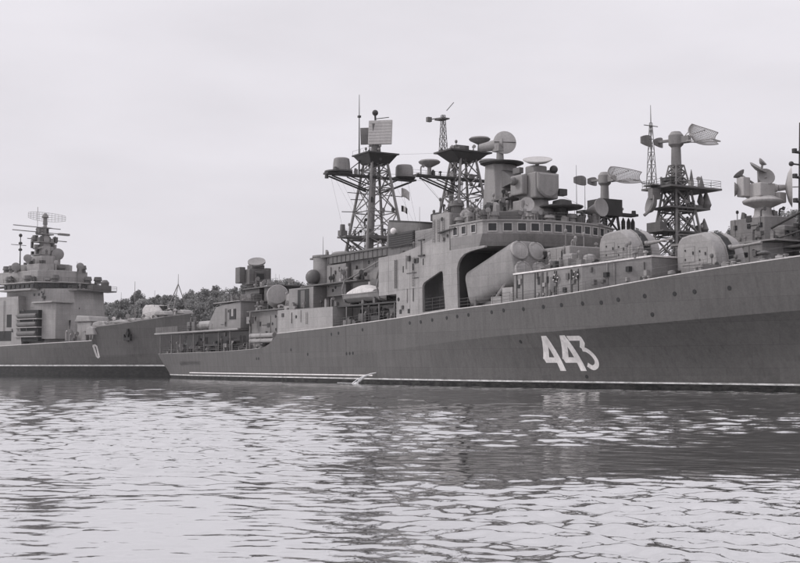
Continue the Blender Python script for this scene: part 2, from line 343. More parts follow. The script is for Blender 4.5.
# ================================================================== WATER
def make_water():
    m = bpy.data.materials.new('water'); t, b = nodes_of(m); N = t.nodes.new; L = t.links.new
    b.inputs['Base Color'].default_value = (.04, .04, .041, 1); b.inputs['Roughness'].default_value = .3; b.inputs['Specular IOR Level'].default_value = 0
    tc = N('ShaderNodeTexCoord')
    def noise(scale, sx, sy, rot, detail, rough=.55, dist=0.0):
        mp = N('ShaderNodeMapping'); mp.inputs['Scale'].default_value = (sx, sy, 1); mp.inputs['Rotation'].default_value = (0, 0, R(rot)); L(tc.outputs['Object'], mp.inputs[0])
        n = N('ShaderNodeTexNoise'); n.inputs['Scale'].default_value = scale; n.inputs['Detail'].default_value = detail; n.inputs['Roughness'].default_value = rough; n.inputs['Distortion'].default_value = dist
        L(mp.outputs[0], n.inputs['Vector']); return n.outputs[0]
    def math_(op, a, b_):
        n = N('ShaderNodeMath'); n.operation = op
        for i, v in enumerate((a, b_)):
            if isinstance(v, (int, float)): n.inputs[i].default_value = v
            else: L(v, n.inputs[i])
        return n.outputs[0]
    def rng(x, a, b_, c, d):
        n = N('ShaderNodeMapRange'); n.interpolation_type = 'SMOOTHSTEP'; L(x, n.inputs[0])
        for i, v in enumerate((a, b_, c, d)): n.inputs[i + 1].default_value = v
        return n.outputs[0]
    rip = noise(2.4, 1, 1.3, 10, 3, .5, .5)
    chop = noise(.5, 1, 1.5, -15, 3, .5, .6)
    h = math_('ADD', math_('MULTIPLY', rip, .0045), math_('MULTIPLY', chop, .006))
    bp = N('ShaderNodeBump'); bp.inputs['Strength'].default_value = 1.0; bp.inputs['Distance'].default_value = 1.0; L(h, bp.inputs['Height']); L(bp.outputs[0], b.inputs['Normal'])
    gl = N('ShaderNodeBsdfGlossy'); gl.inputs['Color'].default_value = (.95, .95, .95, 1); gl.inputs['Roughness'].default_value = .04; L(bp.outputs[0], gl.inputs['Normal'])
    lw = N('ShaderNodeLayerWeight'); lw.inputs['Blend'].default_value = .5; L(bp.outputs[0], lw.inputs['Normal'])
    mxs = N('ShaderNodeMixShader'); L(math_('MINIMUM', math_('ADD', math_('POWER', lw.outputs['Facing'], .9), .0), .98), mxs.inputs[0]); L(b.outputs[0], mxs.inputs[1]); L(gl.outputs[0], mxs.inputs[2]); L(mxs.outputs[0], t.nodes['Material Output'].inputs[0])
    MATS['water'] = m
    # waves are real: a sheet of displaced water before the ships, flat with fine ripples beyond
    K = .85; ny, nx = 980, 560
    yy = 4.0 * (260.0 / 4.0) ** (np.arange(ny + 1) / ny); uu = np.linspace(-K, K, nx + 1)
    Y = np.repeat(yy, nx + 1); X = np.outer(yy, uu).ravel(); Z = np.zeros_like(X); SP = .0043 * Y
    g = np.random.RandomState(5)
    def field(lams, n, th0, spread):
        out = np.zeros_like(X)
        for _ in range(n):
            lam = lams[0] * (lams[1] / lams[0]) ** g.rand(); th = th0 + g.randn() * spread; k = 2 * np.pi / lam
            out += np.sin(k * (X * np.cos(th) + Y * np.sin(th)) + g.rand() * 6.28)
        return out / np.sqrt(n)
    def warp(a): return a + .0
    p1 = field((38, 90), 7, .9, .8); p2 = field((18, 40), 7, 1.2, .6)
    def spot(x, y, rx, ry): return np.exp(-((X - x) / rx) ** 2 - ((Y - y) / ry) ** 2)
    lie = 3.0 * spot(8, 56, 30, 15) - .8 * spot(-15, 24, 14, 10) + .7 * spot(-14, 62, 16, 18) + 1.8 * spot(4.5, 19.5, 6, 4.5) - 2.4 * spot(8, 31, 11, 5) - 1.2 * spot(14, 40, 5, 3) - 1.6 * spot(-5, 17, 9, 8) + .9 * spot(28, 100, 40, 25) + .8 * spot(-30, 130, 40, 60)
    patch = 1 / (1 + np.exp(-2.4 * (.5 * p1 + .45 * p2 + .15 + lie)))              # ruffled water against slicks
    ngroups = [(0.2, .38, 36, .0030), (.38, .7, 38, .0052), (.7, 1.3, 30, .0062), (1.3, 2.6, 20, .0074), (2.6, 8.0, 12, .0062)]
    for a, c, n, amp in ngroups:
        for _ in range(n):
            lam = a * (c / a) ** g.rand(); th = 1.25 + g.randn() * .75; k = 2 * np.pi / lam
            fade = np.clip((lam / SP - 2.5) / 2.5, 0, 1)
            bend = .35 * np.sin(X * .05 + Y * .021 + g.rand() * 6.28)
            ph = k * (X * np.cos(th) + Y * np.sin(th)) + g.rand() * 6.28 + bend * k * .9
            w = (.28 + 2.0 * patch ** 1.5) if lam < 4.1 else .8
            s_ = np.sin(ph); Z += amp / np.sqrt(n) * 1.5 * (s_ + .25 * np.cos(2 * ph)) * fade * w
    edge = np.clip((260 - Y) / 40, 0, 1) * np.clip((Y - 4) / 1.0, 0, 1) * np.clip((K - np.abs(np.tile(uu, ny + 1))) / .04, 0, 1)
    Z *= edge
    n1 = nx + 1; idx = (np.arange(ny)[:, None] * n1 + np.arange(nx)[None, :]).ravel()
    quads = np.stack([idx, idx + 1, idx + n1 + 1, idx + n1], 1)
    base = len(X); A, B_ = K * 4, K * 260
    ex = np.array([(-6000, -600, 0), (6000, -600, 0), (6000, 260, 0), (-6000, 260, 0), (6000, 9000, 0), (-6000, 9000, 0)], float)
    co = np.concatenate([np.stack([X, Y, Z], 1), ex]); q = np.array
    f0, f1, b0, b1 = 0, nx, ny * n1, ny * n1 + nx
    big = np.array([(base, base + 1, f1, f0), (base, f0, b0, base + 3), (base + 1, base + 2, b1, f1), (base + 3, base + 2, base + 4, base + 5)])
    quads = np.concatenate([quads, big])
    me = bpy.data.meshes.new('water'); me.vertices.add(len(co)); me.vertices.foreach_set('co', co.ravel().astype(np.float32))
    me.loops.add(quads.size); me.loops.foreach_set('vertex_index', quads.ravel().astype(np.int32)); me.polygons.add(len(quads))
    me.polygons.foreach_set('loop_start', (np.arange(len(quads)) * 4).astype(np.int32)); me.polygons.foreach_set('use_smooth', np.ones(len(quads), bool))
    me.update(calc_edges=True); me.validate(); me.materials.append(m)
    o = bpy.data.objects.new('water', me); COL.objects.link(o); tag(o, 'rippled grey harbour water in front of the warships', kind='structure')
make_water()

# ================================================================== SHORE AND TREES
m, t, b, _ = paint('ground', .07, var=.35, scale=.2, rough=.95)
def ground_z(s, y):
    k = (y - 56) / 30.0
    return -1.0 + 16.0 * max(0, min(1, k)) ** .6 + .8 * math.sin(s * .031 + y * .05) * max(0, min(1, k))
def make_shore():
    mb = MB(); ss = [-2600, -1500, -900] + [-600 + 20 * i for i in range(46)] + [420, 700, 1200, 2500]; ys = [52, 56, 60, 65, 71, 78, 86, 96, 120, 200, 500, 3000]
    vs = [W(s, y, ground_z(s, y)) for s in ss for y in ys]; n = len(ys)
    mb.add(vs, [(i * n + k, (i + 1) * n + k, (i + 1) * n + k + 1, i * n + k + 1) for i in range(len(ss) - 1) for k in range(n - 1)])
    o = mb.build('shore', 'ground', smooth=True); tag(o, 'wooded bank rising behind the moored warships', kind='structure')
make_shore()
def leaf_mat(name, v):
    m = bpy.data.materials.new(name); t, b = nodes_of(m); N = t.nodes.new; L = t.links.new
    g = N('ShaderNodeNewGeometry'); r = N('ShaderNodeMapRange'); r.inputs[3].default_value = .55; r.inputs[4].default_value = 1.5; L(g.outputs['Random Per Island'], r.inputs[0])
    oi = N('ShaderNodeObjectInfo'); r2 = N('ShaderNodeMapRange'); r2.inputs[3].default_value = .7; r2.inputs[4].default_value = 1.35; L(oi.outputs['Random'], r2.inputs[0])
    mu = N('ShaderNodeMath'); mu.operation = 'MULTIPLY'; L(r.outputs[0], mu.inputs[0]); L(r2.outputs[0], mu.inputs[1])
    sc = N('ShaderNodeVectorMath'); sc.operation = 'SCALE'; sc.inputs[0].default_value = (v, v, v * .98); L(mu.outputs[0], sc.inputs['Scale']); L(sc.outputs[0], b.inputs['Base Color'])
    b.inputs['Roughness'].default_value = .7; b.inputs['Specular IOR Level'].default_value = .2
    tr = N('ShaderNodeBsdfTranslucent'); L(sc.outputs[0], tr.inputs[0]); mixs = N('ShaderNodeMixShader'); mixs.inputs[0].default_value = .3
    L(b.outputs[0], mixs.inputs[1]); L(tr.outputs[0], mixs.inputs[2]); L(mixs.outputs[0], t.nodes['Material Output'].inputs[0]); MATS[name] = m
leaf_mat('leaf', .21); leaf_mat('leaf_pale', .28)
def make_tree(seed, h, w, mat, kind):
    rr = random.Random(seed); root = empty('broadleaf_tree'); tr = MB(); cr = MB()
    tr.tube((0, 0, -.6), (.15, .1, h * .35), .30, .2, 8); tr.tube((.15, .1, h * .35), (0, 0, h * .8), .2, .06, 6)
    lobes = []
    for k in range(24):
        f = rr.uniform(.22, 1) if kind != 2 else rr.uniform(.12, 1)
        prof = {0: math.sin(math.pi * min(1, .15 + f * .78)), 1: (1 - abs(f - .5) ** 2 * 2.8), 2: .95 * (1 - f) + .2}[kind]
        a = rr.uniform(0, 6.283); rad = w * prof * rr.uniform(.25, .8)
        c = Vector((rad * math.cos(a), rad * math.sin(a), h * f * .93)); q = w * rr.uniform(.2, .36)
        lobes.append((c, q)); tr.tube((0, 0, c.z * .7), c, .07, .025, 4)
    for c, q in lobes:
        for _ in range(115):
            d = Vector((rr.gauss(0, 1), rr.gauss(0, 1), rr.gauss(0, .8))).normalized() * q * rr.uniform(.55, 1.12); p = c + d
            n = (d.normalized() + Vector((rr.gauss(0, .6), rr.gauss(0, .6), rr.gauss(0, .6) + .3))).normalized()
            u = n.orthogonal().normalized(); v = n.cross(u); e = rr.uniform(.22, .46)
            an = rr.uniform(0, 6.28); u, v = u * math.cos(an) + v * math.sin(an), v * math.cos(an) - u * math.sin(an)
            cr.add([p - u * e, p + v * e * .7, p + u * e, p - v * e * .7], [(0, 1, 2, 3)])
    tr.build('trunk', 'wood', root, smooth=True); cr.build('crown', mat, root)
    return root
protos = [make_tree(1, 17, 5.0, 'leaf', 0), make_tree(2, 15, 4.6, 'leaf_pale', 1), make_tree(3, 19, 4.2, 'leaf', 2), make_tree(4, 18, 5.6, 'leaf', 0), make_tree(5, 13, 5.2, 'leaf_pale', 0)]
TL = ['dark rounded broadleaf tree in the wood on the bank', 'pale oval broadleaf tree in the wood on the bank', 'tall dark tapering tree in the wood on the bank', 'big dark spreading tree in the wood on the bank', 'low pale bushy tree near the foot of the bank']
used = [0] * 5
def place_tree(k, s, y, sc, label=None, group='trees on the wooded bank'):
    o = protos[k] if not used[k] else clone(protos[k]); used[k] += 1
    o.location = W(s, y, ground_z(s, y) - .2); o.rotation_euler = (0, 0, rnd.uniform(0, 6.28)); o.scale = (sc * rnd.uniform(.9, 1.15),) * 2 + (sc * rnd.uniform(.92, 1.1),)
    tag(o, label or TL[k], 'tree', group)
s = -330.0
while s < -20:
    for row in range(4):
        y = 64 + row * 8 + rnd.uniform(-3, 3); k = rnd.choice([0, 1, 2, 3, 4] if row == 0 else [0, 2, 3, 3, 1])
        place_tree(k, s + rnd.uniform(-3, 3), y, rnd.uniform(.82, .98) * (1.0 if row else .9))
    s += 5.4
for s, y, k, sc in [(52, 66, 0, 1.15), (60, 70, 3, 1.0), (68, 64, 4, 1.0), (72, 72, 2, 1.0), (79, 67, 1, 1.05), (85, 70, 3, 1.0), (91, 65, 0, 1.0), (97, 69, 2, .95), (103, 66, 3, .95), (109, 70, 0, 1.05), (46, 72, 2, 1.0), (38, 68, 1, 1.0), (30, 70, 0, 1.0), (22, 67, 3, 1.0), (115, 66, 1, 1.0), (122, 69, 3, .95), (56, 63, 1, 1.0), (64, 75, 0, 1.0), (76, 62, 0, .9), (82, 75, 3, 1.1), (88, 62, 4, 1.1), (94, 74, 0, 1.1), (100, 62, 1, 1.0), (106, 75, 3, 1.1), (112, 62, 2, .9), (118, 74, 0, 1.1), (126, 64, 3, 1.0), (132, 70, 0, 1.0)]:
    place_tree(k, s, y, sc)

# ================================================================== THE LARGE WARSHIP (hull number 443)
ship = empty('warship', O443, HDG)
tag(ship, 'large grey warship with white hull number 443 and two lattice masts, in the foreground', 'warship', 'warships moored in the harbour')
HUL = Hull(wl=[(0, 6.3), (10, 7.6), (30, 8.7), (60, 9.2), (90, 9.1), (105, 8.5), (118, 6.8), (128, 4.7), (138, 2.6), (148, 1.1), (156, .45), (160, .05)],
           kn=[(0, 7.2), (30, 8.9), (60, 9.45), (90, 9.5), (105, 9.4), (118, 8.9), (128, 8.1), (138, 6.75), (148, 4.8), (156, 2.4), (160, .06)],
           dk=[(0, 7.8), (30, 9.05), (60, 9.6), (100, 9.6), (118, 9.3), (128, 8.65), (138, 7.45), (148, 5.6), (156, 3.0), (160, .08)],
           zk=[(0, 2.6), (74, 3.45), (93, 4.35), (114, 5.55), (130, 6.1), (142, 6.65), (152, 7.2), (160, 7.7)],
           zd=[(0, 4.45), (34, 4.55), (48, 4.8), (51, 4.95), (53, 5.2), (54.5, 5.6), (55.8, 6.15), (56.8, 6.7), (57.4, 7.05), (75, 7.5), (94, 8.24), (106, 8.82), (115, 9.08), (124, 9.5), (131, 9.98), (138, 10.66), (144, 11.2), (149, 11.6), (153, 11.92), (160, 12.5)],
           ext_bow=7.0, ext_stern=(3.2, 18), x_bow0=128, x_end=160, flare=1.75)
ts = [0, 1.5, 3, 5, 8, 12, 18, 24, 30, 36, 42, 48, 51, 52, 53, 53.8, 54.5, 55.2, 55.8, 56.3, 56.8, 57.1, 57.4, 60] + [63 + 3 * i for i in range(18)] + [116 + i for i in range(14)] + [130 + 2 * i for i in range(15)] + [159, 160]
hull = HUL.build(ts, 'hull', ship)
HUL.strip(57.5, 159.4, .14, .10, .002, 'canvas', 'gunwale', ship, n=90)
HUL.strip(.2, 51, .12, .08, .002, 'grey_pale', 'deck_edge', ship, n=30)
# white rubbing strake above the waterline, aft half
mb = MB()
for sg in (-1, 1):
    for i in range(34):
        a, c = 18 + 2 * i, 20 + 2 * i; z = 1.02
        ya, yc = HUL.surf(a, z), HUL.surf(c, z)
        mb.hexa([(a, sg * (ya - .05), z - .08), (c, sg * (yc - .05), z - .08), (c, sg * (yc + .14), z - .08), (a, sg * (ya + .14), z - .08), (a, sg * (ya - .05), z + .08), (c, sg * (yc - .05), z + .08), (c, sg * (yc + .14), z + .08), (a, sg * (ya + .14), z + .08)])
mb.build('rubbing_strake', 'white', ship)
# portholes
def disc(mb, x, z, r, off=.02, n=12, hul=None, sg=-1):
    hh = hul or HUL; y = hh.surf(x, z); dz = (hh.surf(x, z + .3) - hh.surf(x, z - .3)) / .6; dx = (hh.surf(x + .3, z) - hh.surf(x - .3, z)) / .6
    nrm = Vector((-dx, 1, -dz)).normalized(); nrm.y *= sg
    mb.lathe([(r, -.05), (r, off), (r * .86, off + .02)], (x, sg * y, z), nrm, n=n); return nrm
for x, z in [(75, 6.6), (77.1, 6.7), (83.9, 7.0), (96, 7.55), (98.6, 7.6), (101.2, 7.75), (104.4, 7.9), (106.6, 8.0), (108.9, 8.1), (113.4, 8.25), (115.6, 8.38), (119.1, 8.38), (122.4, 8.5), (125.2, 8.58), (128.3, 8.62), (130.9, 8.6), (133.2, 8.8), (136.6, 9.0), (140.2, 9.05), (142.5, 9.15), (146.3, 9.3), (79.3, 3.9), (80.2, 3.92), (81.1, 3.95), (62.0, 4.6), (67.5, 3.9), (49.4, 3.35), (50.2, 3.35), (117.6, 4.9), (137.2, 7.2)]:
    m2 = MB(); disc(m2, x, z, .23); o = m2.build('porthole', ['opening'], hull)
m2 = MB(); disc(m2, 125.2, 1.15, .22); m2.build('outlet', 'opening', hull)
# hull number, painted on the plating
def stroke_patch(poly, hul, name, mat, parent, off=.03, sg=-1, n=10):
    """flat paint: quads [(a,b,c,d)] in (s, z) subdivided onto the hull surface"""
    mb = MB()
    for q in poly:
        P = [Vector((p[0], p[1])) for p in q]; vs = []
        for i in range(n + 1):
            for j in range(3):
                p = P[0].lerp(P[1], i / n).lerp(P[3].lerp(P[2], i / n), j / 2); vs.append((p.x, sg * (hul.surf(p.x, p.y) + off), p.y))
        mb.add(vs, [(3 * i + j, 3 * i + 3 + j, 3 * i + 4 + j, 3 * i + 1 + j) for i in range(n) for j in range(2)])
    return mb.build(name, mat, parent)
def ribbon(pts, w, ws=None):
    q = []; P = [Vector(p) for p in pts]
    offs = []
    for i, p in enumerate(P):
        d = (P[min(i + 1, len(P) - 1)] - P[max(i - 1, 0)]).normalized(); nn = Vector((-d.y, d.x)); ww = w
        if 0 < i < len(P) - 1:
            d1 = (P[i] - P[i - 1]).normalized(); c = max(.45, abs(nn.dot(Vector((-d1.y, d1.x))))); ww = w / c
        offs.append(nn * ww / 2)
    for i in range(len(P) - 1): q.append((P[i] - offs[i], P[i + 1] - offs[i + 1], P[i + 1] + offs[i + 1], P[i] + offs[i]))
    return q
V2 = lambda x, z: Vector((x, z))
def four(d):
    return [(V2(d + 120.0, 3.0), V2(d + 121.3, 5.45), V2(d + 122.06, 5.45), V2(d + 120.85, 3.0)),
            (V2(d + 120.26, 2.6), V2(d + 122.2, 2.6), V2(d + 122.25, 3.16), V2(d + 120.04, 3.2)),
            (V2(d + 121.93, 1.74), V2(d + 121.3, 5.45), V2(d + 122.06, 5.45), V2(d + 122.7, 1.74))]
def spline(pts, n=5):
    out = []; P = [pts[0]] + list(pts) + [pts[-1]]
    for i in range(1, len(P) - 2):
        for k in range(n):
            t_ = k / n; a, b_, c, d = [Vector(q) for q in P[i - 1:i + 3]]; out.append(.5 * (2 * b_ + (c - a) * t_ + (2 * a - 5 * b_ + 4 * c - d) * t_ ** 2 + (3 * b_ - a - 3 * c + d) * t_ ** 3))
    return out + [Vector(pts[-1])]
three = ribbon([(124.95, 5.14), (126.78, 5.12)], .5) + ribbon([(126.66, 5.3), (126.62, 4.75), (126.05, 4.05)], .5) + ribbon(spline([(126.0, 4.02), (126.55, 3.88), (127.0, 3.4), (127.15, 2.8), (126.9, 2.3), (126.35, 2.08), (125.8, 2.4)]), .5)
for q in (four(0), four(2.72), three): stroke_patch(q, HUL, 'hull_number', 'white', hull)
def text_on_hull(txt, s0, z0, size, mat, stretch=1.0):
    cu = bpy.data.curves.new('ship_name', 'FONT'); cu.body = txt; cu.size = size; cu.resolution_u = 2
    to = bpy.data.objects.new('ship_name', cu); COL.objects.link(to); bpy.context.view_layer.update()
    me = bpy.data.meshes.new_from_object(to.evaluated_get(bpy.context.evaluated_depsgraph_get())); bpy.data.objects.remove(to)
    for v in me.vertices:
        s_, z_ = s0 + v.co.x * stretch, z0 + v.co.y; v.co = (s_, -(HUL.surf(s_, z_) + .02), z_)
    me.materials.clear(); me.materials.append(MATS[mat]); o = bpy.data.objects.new('ship_name', me); COL.objects.link(o); o.parent = hull
text_on_hull('\u0410\u0414\u041c\u0418\u0420\u0410\u041b \u041b\u0415\u0412\u0427\u0415\u041d\u041a\u041e', 12.2, 2.35, .95, 'grey_dark', 1.15)

# ---------------- after part: quarterdeck, flight deck, hangar
fd = MB().box(.8, 40.5, -8.6, 8.6, 8.0, 8.28).build('flight_deck', ['grey_mid'], ship)
mb = MB()
for sg in (-1, 1): mb.box(.7, 40.4, sg * 8.7 - .1, sg * 8.7 + .1, 8.12, 8.36)
mb.box(.62, .82, -8.8, 8.8, 8.12, 8.36); mb.build('deck_edge', 'grey_pale', fd)
for i, s in enumerate([2.5, 8.5, 13, 19.5, 24.5, 31, 36]):
    for sg in (-1, 1): MB().tube((s, sg * 8.2, 4.4), (s, sg * 8.2, 8.0), .11, n=8).build('support_post', 'grey', fd)
MB().box(9, 50, -5.4, 5.4, 4.3, 8.0).build('quarterdeck_house', 'grey_mid', ship)
for s in (14, 23, 30, 38, 44): MB().box(s, s + .9, -5.47, -5.41, 4.75, 6.6).build('door', 'opening', ship)
nb = MB()     # safety net frames folded up round the flight deck
for sg in (-1, 1):
    for k in range(4):
        a = 1.4 + 2.9 * k
        for j in range(8): nb.box(a + .03, a + 2.75, sg * 8.72 - .03, sg * 8.72 + .03, 8.4 + .13 * j, 8.47 + .13 * j)
        for j in range(5): nb.box(a + .67 * j, a + .67 * j + .07, sg * 8.8 - .03, sg * 8.8 + .03, 8.36, 9.45)
nb.build('safety_net', 'grey', fd)
rail([(.9, -8.0, 4.5), (9, -8.2, 4.55), (24, -8.7, 4.55), (40, -9.0, 4.65), (50, -9.2, 4.9)], ship)
rail([(.9, 8.0, 4.5), (24, 8.7, 4.55), (50, 9.2, 4.9)], ship); rail([(.6, -7.5, 4.5), (.6, 7.5, 4.5)], ship)
# clutter of the quarterdeck: winch, bitts, lockers
mb = MB(); mb.lathe([(.55, -1.1), (.55, -1.0), (.32, -.98), (.32, .98), (.55, 1.0), (.55, 1.1)], (20, -7.0, 5.4), (1, 0, 0)); mb.box(18.7, 21.3, -7.5, -6.5, 4.5, 4.9); mb.build('winch', 'grey_mid', ship, smooth=True)
mb = MB(); mb.box(22.5, 29, -7.6, -6.6, 5.0, 5.2).box(22.5, 29, -7.6, -6.6, 5.7, 6.0)
for s in (22.7, 25.6, 28.7): mb.box(s, s + .15, -7.5, -6.7, 4.5, 6.0)
mb.build('stowage_rack', 'grey_dark', ship)
for s in (12, 16.2, 33, 46):
    mb = MB()
    for d in (0, .8): mb.lathe([(.22, 0), (.2, .65), (.27, .7), (.27, .8)], (s + d, -7.7, 4.5))
    mb.box(s - .4, s + 1.2, -8.05, -7.35, 4.5, 4.62); mb.build('mooring_bitts', 'grey_dark', ship, smooth=True)
for s, w, h in [(31, 1.5, 1.5), (34.5, 1.1, 1.9), (39.5, 1.6, 1.3)]:
    MB().box(s, s + w, -7.4, -6.3, 4.5, 4.5 + h).build('deck_locker', 'grey', ship, bevel=.05)
# hangar
hg = MB(); hg.prism_y([(26, 8.3), (39.8, 8.3), (39.8, 12.75), (33, 12.5), (29.3, 12.2), (26, 9.6)], -8.0, 8.0); hang = hg.build('hangar', 'grey', ship, bevel=.08)
mb = MB().box(35.3, 37.9, -8.09, -8.03, 9.9, 11.6); mb.cur = 1; mb.box(36.2, 37.0, -8.13, -8.10, 10.4, 11.6); mb.build('hangar_door', ['opening', 'grey_pale'], hang)
mb = MB(); mb.box(29, 40.2, -8.4, 8.4, 12.78, 12.9); mb.build('roof_edge', 'grey_pale', hang)
mb = MB(); mb.lathe([(.1, 0), (.55, .25), (.72, .9), (.72, 5.6), (.55, 6.3), (.1, 6.6)], (19.8, -7.3, 9.35), (1, 0, 0)); mb.build('raft_canister', 'grey_pale', ship, smooth=True)
for s in (14.5, 16.8): 
    mb = MB(); mb.box(s, s + 1.5, -7.6, -6.4, 8.3, 10.1); mb.tube((s + .75, -7, 10.1), (s + .75, -7, 10.9), .25); mb.build('deck_machinery', 'grey_mid', ship, bevel=.06)
rail([(13, -8.55, 8.3), (29, -8.55, 8.3)], ship); rail([(29, -7.6, 12.9), (40, -7.6, 12.9)], ship)
mb = MB(); mb.box(27, 36, -4.5, 4.5, 12.9, 14.3); mb.box(30, 36, -3, 3, 14.3, 15.2); mb.box(22, 27, -1.8, 1.8, 12.6, 13.4); mb.build('hangar_top_house', 'grey_mid', ship, bevel=.1)
# after fire-control director above the hangar
dr = MB(); dr.lathe([(1.7, 0), (1.5, .4), (1.2, 1.4)], (27.6, 0, 15.1), n=16); dr.box(26.0, 29.2, -1.9, 1.9, 16.3, 19.0); dr.box(26.6, 28.8, -1.2, 1.2, 19, 19.8)
dr.box(25.6, 27.6, -3.0, -1.9, 16.6, 19.4); dr.box(25.6, 27.6, 1.9, 3.0, 16.6, 19.4); dr.box(29.2, 29.6, -.9, .9, 16.6, 18.6)
dird = dr.build('fire_director', 'grey_mid', ship, bevel=.12)
mb = MB(); mb.lathe([(1.55, -.22), (1.55, .1), (.9, -.05), (.05, -.12)], (28.0, 0, 20.4), (.5, -.3, 1), n=18); mb.build('antenna_dish', 'antenna', dird, smooth=True)
mb = MB(); mb.box(29.62, 29.7, -.7, .7, 16.9, 18.2); mb.build('aperture', 'opening', dird)
mb = MB(); mb.box(30, 44, -3.5, 3.5, 15.22, 15.4); mb.box(38, 43, -3, 3, 13, 15.2); mb.build('director_platform', 'grey_mid', ship)
rail([(30, -3.4, 15.4), (44, -3.4, 15.4)], ship); rail([(33, -6.2, 12.9), (44, -6.2, 12.6)], ship)
# torpedo recess
mb = MB(); mb.box(40.6, 57.2, -6.4, 6.4, 4.4, 10.9); mb.build('after_house', 'grey', ship)
mb = MB(); mb.box(40.6, 58, -7.3, 7.3, 10.92, 11.12); mb.build('upper_deck_ledge', 'grey_mid', ship)
for s in (44.2, 47.3): MB().box(s, s + 1.0, -6.46, -6.41, 5.2, 7.3).build('door', 'opening', ship)
for sg in (-1, 1):
    tt = empty('torpedo_tube_mount'); tt.parent = ship; tt.location = (49.4, sg * 8.0, 5.0)
    for k in range(4):
        mb = MB(); yy = -.42 + .84 * (k % 2); zz = 1.15 + .82 * (k // 2)
        mb.lathe([(.36, 0), (.36, .3), (.41, .32), (.41, .6), (.36, .62), (.36, 4), (.41, 4.02), (.41, 4.3), (.36, 4.32), (.36, 8.6), (.40, 8.62), (.40, 8.9)], (-4.4, yy, zz), (1, 0, 0), n=14); mb.build('torpedo_tube', 'grey_pale', tt, smooth=True)
    mb = MB(); mb.lathe([(1.1, 0), (.8, .3), (.7, .75)], (0, 0, 0)); mb.box(-1.4, 1.4, -1, 1, .6, .75); mb.build('mount_base', 'grey_mid', tt)
mb = MB(); mb.tube((42.8, -7.6, 4.7), (42.8, -7.6, 10.9), .16); mb.tube((42.8, -7.6, 8.6), (44.0, -8.3, 9.6), .1); mb.box(42.2, 43.4, -8.0, -7.2, 9.0, 10.1); mb.build('loading_davit', 'grey', ship)
# ---------------- side house flush with the hull, amidships aft
def zd(s): return HUL.zd(s)
for sg in (-1, 1):
    n = 10; top = [(57.3, 10.5)] + [(75.2, 10.4)]
    pl = [(57.3 + 17.9 * i / n, zd(57.3 + 17.9 * i / n) + .01) for i in range(n + 1)] + [(75.2, 10.42), (57.3, 10.55)]
    MB().prism_y(pl, sg * 9.5, sg * 6.45).build('side_house', 'grey_pale', ship)
MB().box(57.4, 75.1, -6.44, 6.44, 7, 10.4).build('engine_house', 'grey', ship)
# rocket launcher drum and screen on the after upper deck
mb = MB(); mb.lathe([(.6, -1.5), (1.5, -1.3), (1.75, -.6), (1.75, .9), (1.55, 1.3), (1.45, 1.32)], (48.5, -5.4, 13.1), (.85, -.45, .28), n=22); mb.lathe([(.9, 0), (.7, 1.2)], (48.3, -5.2, 11.1)); dm = mb.build('rocket_launcher', 'antenna', ship, smooth=True)
mb = MB(); mb.prism_y([(51.0, 11.12), (57, 11.12), (55.6, 13.4), (51.0, 13.5)], -5.2, -2.4); mb.build('blast_screen', 'grey_pale', ship)
mb = MB(); mb.lathe([(.55, 0), (.5, .35), (.2, .5)], (56.2, -7.3, 10.6)); mb.box(55.4, 57.2, -7.6, -7.0, 11.0, 11.3); mb.tube((56.3, -7.3, 11.2), (56.3, -7.3, 12.0), .12); mb.build('searchlight', 'grey_pale', ship)
# ---------------- after funnel block
mb = MB(); mb.box(58.4, 66.6, -8.2, -5.2, 10.56, 13.75); mb.build('vent_house', 'grey', ship, bevel=.06)
mb = MB(); mb.box(61.6, 65.2, -8.28, -8.21, 10.7, 13.45); mb.cur = 1; mb.box(62.7, 64.1, -8.32, -8.29, 10.75, 13.3); mb.build('louvre_door', ['opening', 'grey_mid'], ship)
mb = MB(); mb.box(62.6, 80, -8.3, 8.3, 13.78, 13.95); mb.build('boat_platform', 'grey_mid', ship)
bl = MB().prism_z([(62.8, -5.6), (87.4, -5.8), (87.4, 5.8), (62.8, 5.6)], 10.4, 17.9).build('funnel_house', 'grey_mid', ship, bevel=.1)
mb = MB(); mb.lathe([(2.2, 0), (2.2, 4.2), (2.35, 4.25), (2.35, 4.5)], (64.2, -4.6, 13.96), n=20); mb.build('vent_trunk', 'grey', ship, smooth=True)
mb = MB(); mb.box(62.0, 87.2, -6.5, 6.5, 17.95, 18.2); mb.build('roof_ledge', 'grey_mid', ship)
mb = MB(); mb.lathe([(3.4, 0), (3.4, .5), (3.1, .8)], (65.5, -1.0, 18.2), n=24); mb.lathe([(2.6, 0), (2.6, .5)], (65.5, 3.5, 18.2), n=24); mb.build('funnel_cap', 'grey', ship, smooth=True)
mb = MB(); mb.box(67.4, 73.2, -6.4, -5.7, 12.2, 16.7); mb.build('equipment_cabinet', 'grey', bl, bevel=.05)
mb = MB(); mb.box(67.4, 86, -6.28, -5.66, 16.95, 17.93)
for i in range(14): mb.box(67.6 + 1.3 * i, 67.75 + 1.3 * i, -6.36, -6.29, 16.97, 17.9)
mb.build('louvre_band', 'grey_mid', bl)
mb = MB(); mb.sphere((64.4, -7.1, 15.2), 1.15); mb.lathe([(.7, 0), (.6, .5)], (64.4, -7.1, 13.95)); mb.build('radome', 'grey_mid', ship, smooth=True)
mb = MB(); mb.tube((80.8, -6.2, 12.2), (83.6, -6.6, 16.4), .13); mb.tube((83.6, -6.6, 16.4), (86.6, -6.4, 12.0), .13); mb.tube((72.5, -6.9, 13.8), (83.6, -6.6, 16.4), .1); mb.build('boat_crane', 'grey', ship)
mb = MB(); mb.box(80.5, 88.2, -6.6, -5.9, 11.4, 13.9); mb.build('recessed_bulkhead', 'grey_mid', ship)
